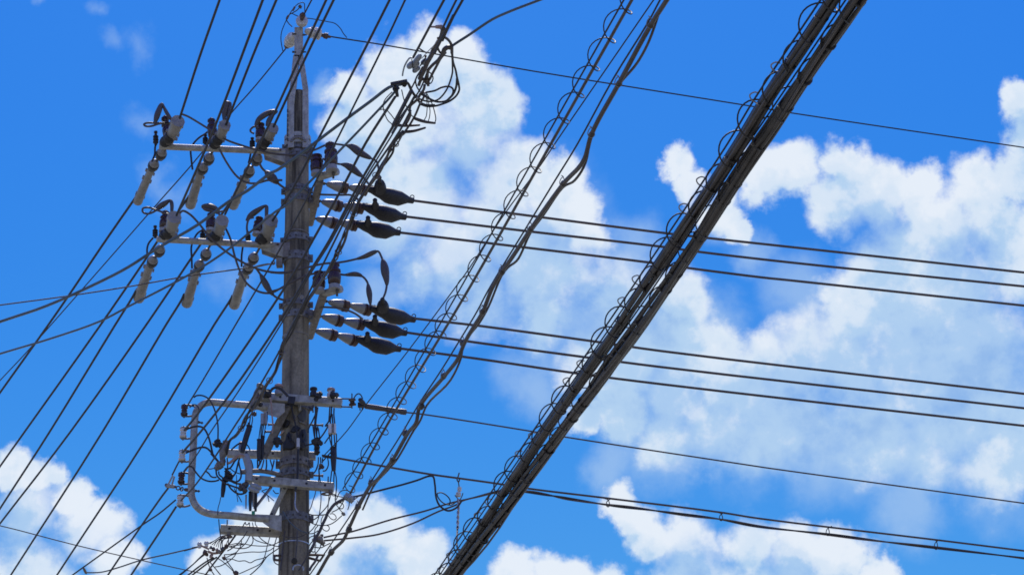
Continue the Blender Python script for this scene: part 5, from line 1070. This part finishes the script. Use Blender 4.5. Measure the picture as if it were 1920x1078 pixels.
for lb, x0, y0, x1, y1, Y in (('bolt standing up from the left end of the lowest bar', 426, 990, 426, 974, POLE_Y - .05), ('bolt standing up from the right end of the third bar', 615, 905, 615.5, 893, POLE_Y - .17)):
    t = thing('bolt_end', lb, 'bolt', atY(x0, y0, Y)); MB().lathe(atY(x0, y0, Y), atY(x1, y1, Y), [(0, 3 * kb2), (.18, 3 * kb2), (.19, 1.3 * kb2), (1, 1.1 * kb2)], 8).build('bolt_shank', 'steel_dark', t)
# drop wire terminal at the lower left with white balls
tm = thing('drop_terminal', 'tan drop wire terminal with white ball insulators left of the pole foot', 'terminal', atY(400, 1031, 17.7)); Yt = 17.7
for (x, y, r) in ((374, 1021, 4.4), (387, 1019, 4.6)):
    o = MB().lathe(atY(x, y + 6.4, Yt), atY(x, y - 5, Yt), [(0, 1.5 * kb2), (.08, r * .75 * kb2), (.25, r * .8 * kb2), (.36, r * .55 * kb2), (.5, r * .95 * kb2), (.75, r * kb2), (.93, r * .7 * kb2), (1, r * .2 * kb2)], 12).build('ball_insulator', 'white_glaze', tm)
MB().tube(cr(ydist([(390, 1033), (398, 1036.5), (408, 1036), (418, 1033)], Yt), 4), 2.3 * kb2, 8).tube(ydist([(376, 1022), (392, 1029)], Yt), 1.8 * kb2, 7).build('terminal_rail', 'tan', tm)
for (x, y, r, mt) in ((400, 1029, 3.6, 'rust_cap'), (407, 1031, 3.2, 'tan'), (395, 1026, 3, 'steel_dull'), (384, 1035, 4.4, 'rust_cap'), (388, 1039, 3.2, 'rust_cap'), (396, 1042, 3.6, 'tan'), (417, 1029, 4, 'steel_dark'), (424, 1024, 4.2, 'rust_cap'), (411, 1034, 3.6, 'steel_dull')):
    MB().lump(atY(x, y, Yt + random.uniform(-.03, .03)), r * kb2, 8, .3).build('wire_lug', mt, tm)
for lb, x, y, r in (('small brown wire nut right of the drop wire terminal', 420, 1046, 3.4), ('small brown wire nut below the drop wire terminal', 394.5, 1067, 3.2), ('brown wire nut lowest of the three near the pole foot', 442, 1074, 4.6), ('small grey wire nut beside the wavy cable at the right of the pole', 644, 963, 3.4)):
    t = thing('wire_nut', lb, 'wire connector', atY(x, y, Yt), 'small wire nuts'); MB().lump(atY(x, y, Yt), r * kb2, 8, .25).lathe(atY(x - r, y - r * .6, Yt), atY(x + r, y + r * .6, Yt), [(0, r * .4 * kb2), (.3, r * .8 * kb2), (.7, r * .8 * kb2), (1, r * .4 * kb2)], 8).build('nut_body', 'rust_cap' if x < 600 else 'steel_dull', t)
gt = thing('green_tag', 'tiny green tag on the wires at the foot of the pipe rack', 'tag', atY(475, 961, 17.62)); MB().beam(atY(475, 964, 17.62), atY(475, 958, 17.62), 6 * kb2, 4 * kb2, YAX).build('tag_body', 'green', gt)

# ------------------------------------------------------------------ thin wires of the tangle
random.seed(5)
TL = 'thin service wires in the tangle left of the pole foot'; LL = ['upright thin wire falling left of the lowest bar to the drop terminal', 'short thin slanting wire between the rack pipe and the lowest bar', 'thin wire from the lowest bar slanting down-left to the drop terminal', 'long thin wire from the lowest bar curling under the drop terminal', 'thin wire bowing below the lowest bar and flattening left',
  'pinkish thin wire with a small bulge running level to the pole foot', 'thin wire dropping from the lowest bar and running right to the pole', 'short thin wire joining two others below the lowest bar', 'long thin wire falling from the lowest bar and curving down-left to the lowest wire nut', 'long thin wire sweeping from the pole foot down to the bottom edge',
  'nearly level thin wire right of the drop terminal that turns upwards', 'gently wavy thin wire from the upper wire nut to the pole', 'strongly wavy thin wire with a V shaped dip left of the pole', 'thin wire from the drop terminal straight down to the lowest wire nut', 'thin slanting wire under the drop terminal passing left of the wire nut', 'thin wire curving from the terminal past the lower wire nut', 'thin wire from below the terminal slanting right to the bottom edge', 'thin upright wire beside the pole bending round the eye bracket',
  'short flat thin wire ending at the bulge in the pinkish wire', 'short thin wire from the oval plate down to the terminal', 'left upright wire in the gap over the lowest bar', 'right upright wire in the gap over the lowest bar', 'short pale hooked wire in the gap beside the rack foot', 'tiny U shaped wire in the gap over the lowest bar', 'short upright wire on the right of the oval plate']
ORD = ('leftmost', 'second from the left', 'third from the left', 'fourth from the left', 'fifth from the left', 'sixth from the left', 'seventh from the left', 'eighth from the left', 'ninth from the left', 'tenth from the left', 'eleventh from the left', 'twelfth from the left', 'thirteenth from the left', 'rightmost')
def many(lst, label, group, r, mats, Y, jit=.05):
    if isinstance(label, str):                                          # rows: told apart by their order from left to right
        mx = sorted(range(len(lst)), key=lambda q: sum(p[0] for p in lst[q]) / len(lst[q])); rank = {q: n for n, q in enumerate(mx)}
        labels = [ORD[rank[q]] + ' ' + label if rank[q] < len(lst) - 1 else 'rightmost ' + label for q in range(len(lst))]
    else: labels = label
    assert len(labels) == len(lst), (group, len(lst), len(labels))
    for i, ps in enumerate(lst):
        y = Y + random.uniform(-jit, jit); wire('service_wire', labels[i], 'wire', ydist(ps, y), r * random.uniform(.9, 1.15), mats[i % len(mats)], group, n=6)
Hc = lambda *a: cp('H', *a)
many([Hc(500, 30, 512, 180, 535, 360, 560, 480, 570, 570), Hc(990, 90, 940, 180), Hc(1035, 250, 980, 340, 910, 430, 830, 510, 720, 590, 660, 620), Hc(1080, 345, 1000, 480, 880, 590, 830, 650, 800, 710, 680, 820, 520, 905, 430, 920), Hc(1130, 350, 1142, 440, 1095, 525, 990, 572, 850, 570, 700, 545),
  Hc(690, 515, 830, 482, 980, 490, 1100, 515, 1300, 530, 1420, 525, 1560, 490, 1640, 440), Hc(1130, 350, 1180, 410, 1300, 460, 1430, 490, 1560, 530, 1640, 540), Hc(1240, 340, 1320, 420, 1430, 492), Hc(1455, 365, 1400, 560, 1360, 720, 1290, 850, 1080, 960, 880, 1050),
  Hc(1625, 570, 1520, 640, 1400, 730, 1300, 870, 1180, 990, 1070, 1085), Hc(610, 690, 700, 685, 780, 668, 835, 640, 900, 550, 930, 430), Hc(640, 745, 760, 690, 1000, 650, 1130, 640, 1280, 642, 1450, 612, 1540, 550), Hc(640, 770, 750, 775, 870, 812, 990, 805, 1090, 842, 1190, 792, 1320, 760, 1410, 722),
  Hc(600, 690, 650, 800, 700, 880, 760, 960, 790, 1020), Hc(470, 755, 550, 800, 620, 858, 700, 930, 780, 1010), Hc(280, 750, 310, 870, 345, 960, 425, 1085), Hc(330, 820, 420, 930, 470, 990, 545, 1085), Hc(1585, 360, 1560, 450, 1530, 560, 1520, 700, 1522, 785, 1560, 850, 1615, 882),
  Hc(690, 545, 830, 515, 960, 500), Hc(800, 330, 740, 420, 690, 490), Hc(1075, 90, 1080, 180), Hc(1130, 90, 1150, 190), Hc(1180, 60, 1190, 130, 1220, 170), Hc(1000, 80, 1010, 130, 1040, 130, 1070, 90), Hc(690, 380, 680, 440, 680, 510)], LL, TL, .95, ('wire', 'wirebrown', 'jumper'), 17.72)
many([Hc(540 + 24 * i, 350 + (i % 3) * 12, 480 + 26 * i - 60, 430 + (i % 2) * 12, 330 + 40 * i, 490 + 17 * i) for i in range(7)] + [Hc(530, 350, 420, 430, 310, 480), Hc(690, 390, 660, 450, 640, 505)], 'tie wire in the harp over the drop terminal', 'harp of tie wires at the drop terminal', .8, ('wire', 'jumper'), 17.7, .02)
many([Hc(240, 690, 150, 755, 0, 890, -260, 1110), Hc(215, 680, 120, 770, 20, 870, -280, 1100), Hc(110, 545, 0, 578, -150, 620), Hc(110, 540, 0, 562)], ['upper wire of the steeper thin pair leaving the drop terminal', 'lower wire of the steeper thin pair leaving the drop terminal', 'long thin wire leaving the white balls to the left', 'short thin wire leaving the white balls to the left'], 'pairs leaving the drop terminal', 1.0, ('wire',), 17.75, .03)
for lb, ps in (('thick black drop wire, upper of two, leaving the drop terminal to the bottom edge', Hc(400, 745, 300, 800, 150, 900, 0, 1015, -120, 1110)), ('thick black drop wire, lower of two, leaving the drop terminal to the bottom edge', Hc(460, 740, 350, 810, 200, 920, 20, 1060, -50, 1120)), ('single dark wire crossing below the drop terminal to the bottom edge', Hc(815, 330, 690, 500, 545, 680, 350, 930, 230, 1100))):
    wire('drop_wire', lb, 'wire', ydist(ps, [17.7, 18.0]), 1.6, 'wire')
Cc = lambda *a: cp('C', *a)
BL = 'black jumper wires in the tangle beside the riser pipe'
BLL = ['black jumper from the conduit dropping straight to the ribbed cone', 'black jumper making the big round loop left of the riser pipe', 'black jumper sagging from the conduit to the lumpy clamp', 'black jumper from the lumpy clamp dropping under the cone to the dark clamp', 'short black jumper curling beside the lumpy clamp', 'black jumper in the deepest sag under the third bar', 'short black jumper from the cone to the dark clamp', 'black jumper hooking left of the lumpy clamp', 'short black jumper running into the top of the lumpy clamp', 'upright black jumper between the pot and the cone']
many([Cc(710, 100, 680, 200, 650, 320, 620, 430, 550, 530), Cc(690, 170, 705, 270, 730, 360, 745, 470, 735, 540, 700, 600, 620, 635, 520, 600), Cc(670, 100, 600, 170, 540, 270, 500, 320, 440, 345, 370, 335), Cc(180, 370, 200, 490, 300, 600, 400, 680, 480, 705, 620, 755, 700, 775), Cc(240, 400, 250, 470, 320, 530),
  Cc(440, 670, 500, 770, 560, 830, 640, 885, 740, 910, 860, 870), Cc(500, 605, 560, 640, 640, 670, 740, 680), Cc(-40, 400, 20, 450, 60, 505, 110, 530, 190, 532), Cc(60, 0, 130, 80, 220, 180), Cc(430, 100, 440, 250, 435, 420)], BLL, BL, 1.55, ('wire',), 17.62, .03)
many([Cc(500, 340, 600, 410, 720, 455), Cc(640, 480, 642, 640, 640, 850, 670, 1080), Cc(590, 780, 640, 880, 700, 980, 755, 1085), Cc(1220, 850, 1330, 930, 1480, 1060), Cc(1340, 940, 1370, 1078), Cc(1200, 840, 1280, 810, 1330, 790), Cc(1460, 820, 1520, 890, 1590, 890), Cc(-10, 340, 60, 345, 140, 325), Cc(285, 980, 265, 1085, 225, 1230, 220, 1380)], 'thin stray wire around the riser pipe and the third bar', 'thin stray wires around the riser pipe', .9, ('wire', 'jumper'), 17.64, .03)
many([Cc(1110, 150, 1115, 250, 1110, 350), Cc(1200, 150, 1160, 240, 1110, 330), Cc(1255, 140, 1230, 250, 1195, 360), Cc(1310, 140, 1315, 260, 1300, 385), Cc(1395, 140, 1420, 220, 1445, 310), Cc(1485, 150, 1460, 270, 1425, 390), Cc(1545, 130, 1550, 210, 1535, 290), Cc(960, 140, 990, 230, 1010, 330), Cc(1160, 150, 1150, 260, 1120, 300)], 'dark wire hanging from the second bar to the third', 'row of wires between the second and third bars', 1.35, ('wire', 'wire', 'wirebrown'), 17.7, .05)
Bc = lambda *a: cp('B', *a)
many([Bc(1190, 180, 1165, 320, 1140, 530), Bc(1220, 180, 1195, 320, 1190, 460), Bc(1255, 180, 1230, 320, 1215, 460), Bc(1300, 180, 1275, 330, 1255, 470), Bc(980, -60, 1000, 60, 985, 170, 960, 280), Bc(955, -40, 940, 100, 925, 200), Bc(905, 140, 900, 220), Bc(870, 630, 920, 700, 945, 780), Bc(1330, -100, 1330, 60, 1310, 180)], 'thin wire feeding the black sleeves over the second bar', 'thin feed wires over the second bar', 1.1, ('wire',), 17.65, .02)
wire('jumper_lead', 'dark lead arching from the small pot insulator down to the grey pot', 'lead', ydist(Bc(520, 760, 570, 710, 640, 650, 700, 615, 750, 605), 17.66), 1.6, 'wire')
wire('jumper_lead', 'orange brown lead dropping in front of the gusset to the diagonal strut', 'lead', ydist(cp('A', 1395, 420, 1420, 560, 1430, 760, 1450, 940) + Bc(1455, 240, 1440, 380), 17.64), 1.5, 'tan')
wire('jumper_lead', 'dark strap lead arching from the left insulator over to the pole strap', 'lead', ydist(cp('A', 1395, 300, 1430, 240, 1480, 205, 1560, 200, 1640, 235, 1720, 310, 1790, 390), 17.66), 2.6, 'wire')
pt = thing('pot_insulator', 'small white pot insulator with tan cap standing on the second bar', 'insulator', atY(451.5, 846, 17.72))
MB().lathe(atY(451.5, 846, 17.72), atY(451.5, 832, 17.72), [(0, 3.5 * kb2), (.1, 4.4 * kb2), (.8, 4.2 * kb2), (1, 3 * kb2)], 12).build('pot_body', 'greyplastic', pt); MB().lathe(atY(451.5, 833, 17.72), atY(451.5, 827, 17.72), [(0, 4.2 * kb2), (.4, 4.4 * kb2), (1, 1.5 * kb2)], 12).build('cap', 'tan', pt)
sk = thing('tan_stud', 'tiny bright tan stud on the diagonal strut at the pole', 'stud', atY(528, 812, 17.7)); MB().lathe(atY(524, 817, 17.7), atY(532, 806.5, 17.68), [(0, 1.2 * kb2), (.5, 1.5 * kb2), (1, 1.6 * kb2)], 8).build('stud', 'tan', sk)
Dc = lambda *a: cp('D', *a); Ec = lambda *a: cp('E', *a); Gc = lambda *a: cp('G', *a); Ic = lambda *a: cp('I', *a)
many([Dc(760, 620, 740, 780, 690, 900, 640, 1000), Dc(730, 620, 735, 850, 720, 980) + Ec(720, 400), Dc(790, 640, 765, 800, 745, 1000) + Ec(770, 400), Ec(680, 90, 700, 250, 725, 400), Ec(790, 110, 765, 250, 770, 400), Ec(800, 150, 830, 370), Dc(1060, 620, 1045, 850, 1030, 960, 960, 1060) + Ec(1020, 80, 940, 240, 830, 390), Dc(1100, 620, 1090, 780, 1070, 920, 1075, 1040), Dc(1110, 790, 1125, 990), Dc(1155, 660, 1150, 800, 1175, 1040), Dc(1090, 800, 1050, 960)], 'dark wire hanging from the upper bar right of the pole', 'wires hanging right of the pole between the bars', 1.4, ('wire',), 17.72, .03)
many([Ec(1035, 240, 1060, 400, 1100, 560), Ec(1095, 290, 1100, 430, 1105, 560), Ec(1155, 270, 1165, 430, 1180, 570), Ec(1205, 270, 1210, 420, 1200, 580, 1205, 800), Ec(1110, 280, 1040, 350, 940, 490), Ec(1080, 690, 1000, 780, 890, 900), Ec(880, 750, 1090, 785), Ec(890, 790, 1080, 820), Ec(1005, 800, 1025, 900, 1020, 1000, 960, 1100, 900, 1110), Ec(800, 800, 795, 950, 760, 1050), Ec(850, 800, 855, 930), Ec(895, 820, 890, 930), Ec(580, 860, 590, 980, 640, 1050), Ec(640, 30, 580, 180, 575, 250)], 'thin wire right of the pole above the third bar', 'thin wires right of the pole above the third bar', 1.2, ('wire',), 17.73, .03)
many([Gc(780, 60, 730, 160, 660, 230), Gc(810, 100, 815, 250, 805, 390), Gc(815, 100, 830, 280, 845, 400), Gc(1100, 150, 1085, 280, 1065, 420), Gc(1160, 150, 1150, 300, 1145, 430), Gc(1170, 150, 1205, 320, 1205, 560, 1190, 700, 1180, 800, 1200, 860, 1240, 900)], 'dark wire running down past the right end of the third bar', 'wires passing the right end of the third bar', 1.3, ('wire',), 17.7, .02)
RL = 'thin drop wires looping right of the pole foot'
RLL = ['thin wire curving from the third bar back to the pole edge, nearest the pole', 'thin long wire from the third bar down to the pole foot', 'thin wire from the right oval plate bending down to the pole', 'straight upright thin wire under the right oval plate', 'thin wire sagging from the pole across to the small grey wire nut', 'thin wire rising from the small grey wire nut', 'upper closed loop of thin wire right of the pole foot', 'lower closed loop of thin wire right of the pole foot', 'small loop of thin wire near the end of the spiral cable',
  'level thin wire from the pole to the brown drop cable', 'thin wire curving up from the pole to the brown drop cable', 'thin wire running right below the pole-foot connector', 'short thin wire under the left of the pole-foot connector', 'thin bent wire under the right of the pole-foot connector', 'tiny curved wire just above the loop bracket', 'thin wire arching from the pole into the connector', 'thin C shaped wire left of the brown drop cable, upper', 'thin C shaped wire left of the brown drop cable, lower', 'pale thin wire from the oval plate to the spiral cable clamp', 'short pale wire right of the oval plate', 'thin wire leaving the spiral cable clamp to the right', 'short thin wire slanting up from the spiral cable clamp', 'thin wire arching over the spiral cable clamp', 'short thin wire just below the pole-foot connector', 'short thin wire slanting under the small loop', 'thin wire slanting from the spiral cable clamp down-left']
many([Gc(745, 590, 720, 700, 685, 800, 640, 950, 585, 1070), Gc(850, 590, 862, 750, 850, 930, 830, 1078) + Ic(785, 40, 745, 180, 670, 300, 585, 385), Gc(1075, 710, 1040, 820, 1010, 920, 940, 1010, 870, 1085) + Ic(740, 100, 600, 180), Gc(1040, 700, 1030, 850, 1010, 1050), Ic(600, 180, 690, 220, 780, 240, 920, 240, 1010, 215, 1090, 165, 1210, 60), Gc(1495, 840, 1490, 930, 1460, 1020), Ic(980, 30, 1040, 25, 1090, 65, 1100, 110, 1060, 140, 1000, 115, 955, 60), Ic(830, 280, 870, 330, 930, 350, 972, 310, 960, 260, 920, 240), Gc(1250, 870, 1330, 870, 1370, 940, 1340, 995, 1280, 985, 1220, 930, 1190, 880),
  Ic(580, 30, 660, 50, 750, 52, 830, 50, 905, 40), Ic(590, 400, 660, 395, 720, 370, 760, 340), Ic(640, 640, 720, 655, 820, 660, 900, 620, 990, 575), Ic(725, 600, 705, 680, 712, 775), Ic(815, 600, 795, 670, 750, 730, 705, 785), Ic(630, 720, 670, 742, 710, 730), Ic(580, 500, 630, 455, 690, 440), Ic(860, 60, 830, 120, 820, 210, 850, 240), Ic(760, 250, 710, 310, 695, 400, 690, 440), Gc(1110, 700, 1250, 720, 1400, 750), Gc(1120, 660, 1210, 700), Gc(1580, 720, 1700, 715, 1800, 680), Gc(1600, 800, 1690, 730), Gc(1200, 800, 1290, 620, 1380, 580, 1480, 600, 1545, 680), Ic(600, 620, 640, 560, 670, 540), Gc(1250, 980, 1340, 1078), Gc(1370, 820, 1260, 990, 1100, 1078)], RLL, RL, .95, ('wirebrown', 'wire', 'jumper'), 17.68, .06)
wire('drop_cable', 'thick brown drop cable from the spiral cable clamp down behind the pole foot', 'cable', ydist(Gc(1390, 770, 1300, 820, 1180, 885, 1110, 960, 1040, 1060) + Ic(950, 0, 905, 110, 850, 220, 800, 340, 745, 440, 680, 610, 600, 750), 17.68), 3.0, 'jumper')
wire('drop_cable', 'dark lower tail of the brown drop cable beside the loop bracket', 'cable', ydist(Ic(760, 810, 700, 930, 640, 1010, 600, 1090), 17.66), 2.4, 'jumper')
wire('pole_lead', 'dark lead strapped down the pole face below the white fuse', 'lead', ydist(Ec(345, 620, 340, 800, 340, 1000) + Gc(330, 300, 305, 480, 285, 600), 17.81), 2.2, 'wire')
wire('pole_lead', 'pale thin lead on the pole face under the third bar', 'lead', ydist(Gc(285, 590, 285, 750, 275, 880, 300, 1000, 350, 1070), 17.82), 1.3, 'aluminium')
wire('pole_lead', 'thin pale lead curving across the pole face at its foot', 'lead', ydist(Ic(100, -20, 250, 200, 430, 340, 560, 390), 17.8), 1.2, 'teal')
wire('pole_lead', 'second thin pale lead looping low across the pole face', 'lead', ydist(Ic(90, 430, 180, 462, 300, 470, 430, 455, 560, 395), 17.8), .9, 'jumper')
wire('pole_lead', 'upright pale lead down the middle of the pole foot', 'lead', ydist(Ic(370, 350, 365, 600, 340, 850), 17.8), 1.3, 'jumper')
wire('pole_lead', 'upright pale conduit down the left side of the pole foot', 'lead', ydist(Ic(140, 350, 100, 700, 60, 1080), 17.86), 1.7, 'jumper')
wire('pole_lead', 'slanting pale lead crossing the pole foot to the right', 'lead', ydist(Ic(640, 700, 560, 830, 480, 960, 400, 1090), 17.78), 1.6, 'jumper')
wire('pole_lead', 'pale wire loop lying against the pole foot', 'lead', ydist(Ic(290, 1080, 310, 1010, 380, 985, 450, 1000, 490, 1050, 480, 1090), 17.82), 1.5, 'aluminium')
pl = thing('pole_plug', 'dark round plug in the pole face near its foot', 'plug', atY(552, 1050, 17.875)); MB().lathe(atY(552, 1051, 17.87), atY(552, 1051, 17.86), [(0, 5.5 * kb2), (.5, 5.5 * kb2), (1, 4.4 * kb2)], 16).build('plug_disc', 'black', pl)
for lb, x, y, r in (('tan round ring fitting on the pole face right of the lower bands', 566, 557, 3.8), ('small tan ring fitting at the left edge of the pole under the lower bands', 535, 629, 3.6)):
    t = thing('ring_fitting', lb, 'knob', atY(x, y, 17.82)); MB().lump(atY(x, y, 17.82), r * kb2, 10, .08).torus(atY(x, y, 17.79), YAX, r * .8 * kb2, .8 * kb2, n=12).build('fitting_body', 'cover', t)
bpy.context.view_layer.update()
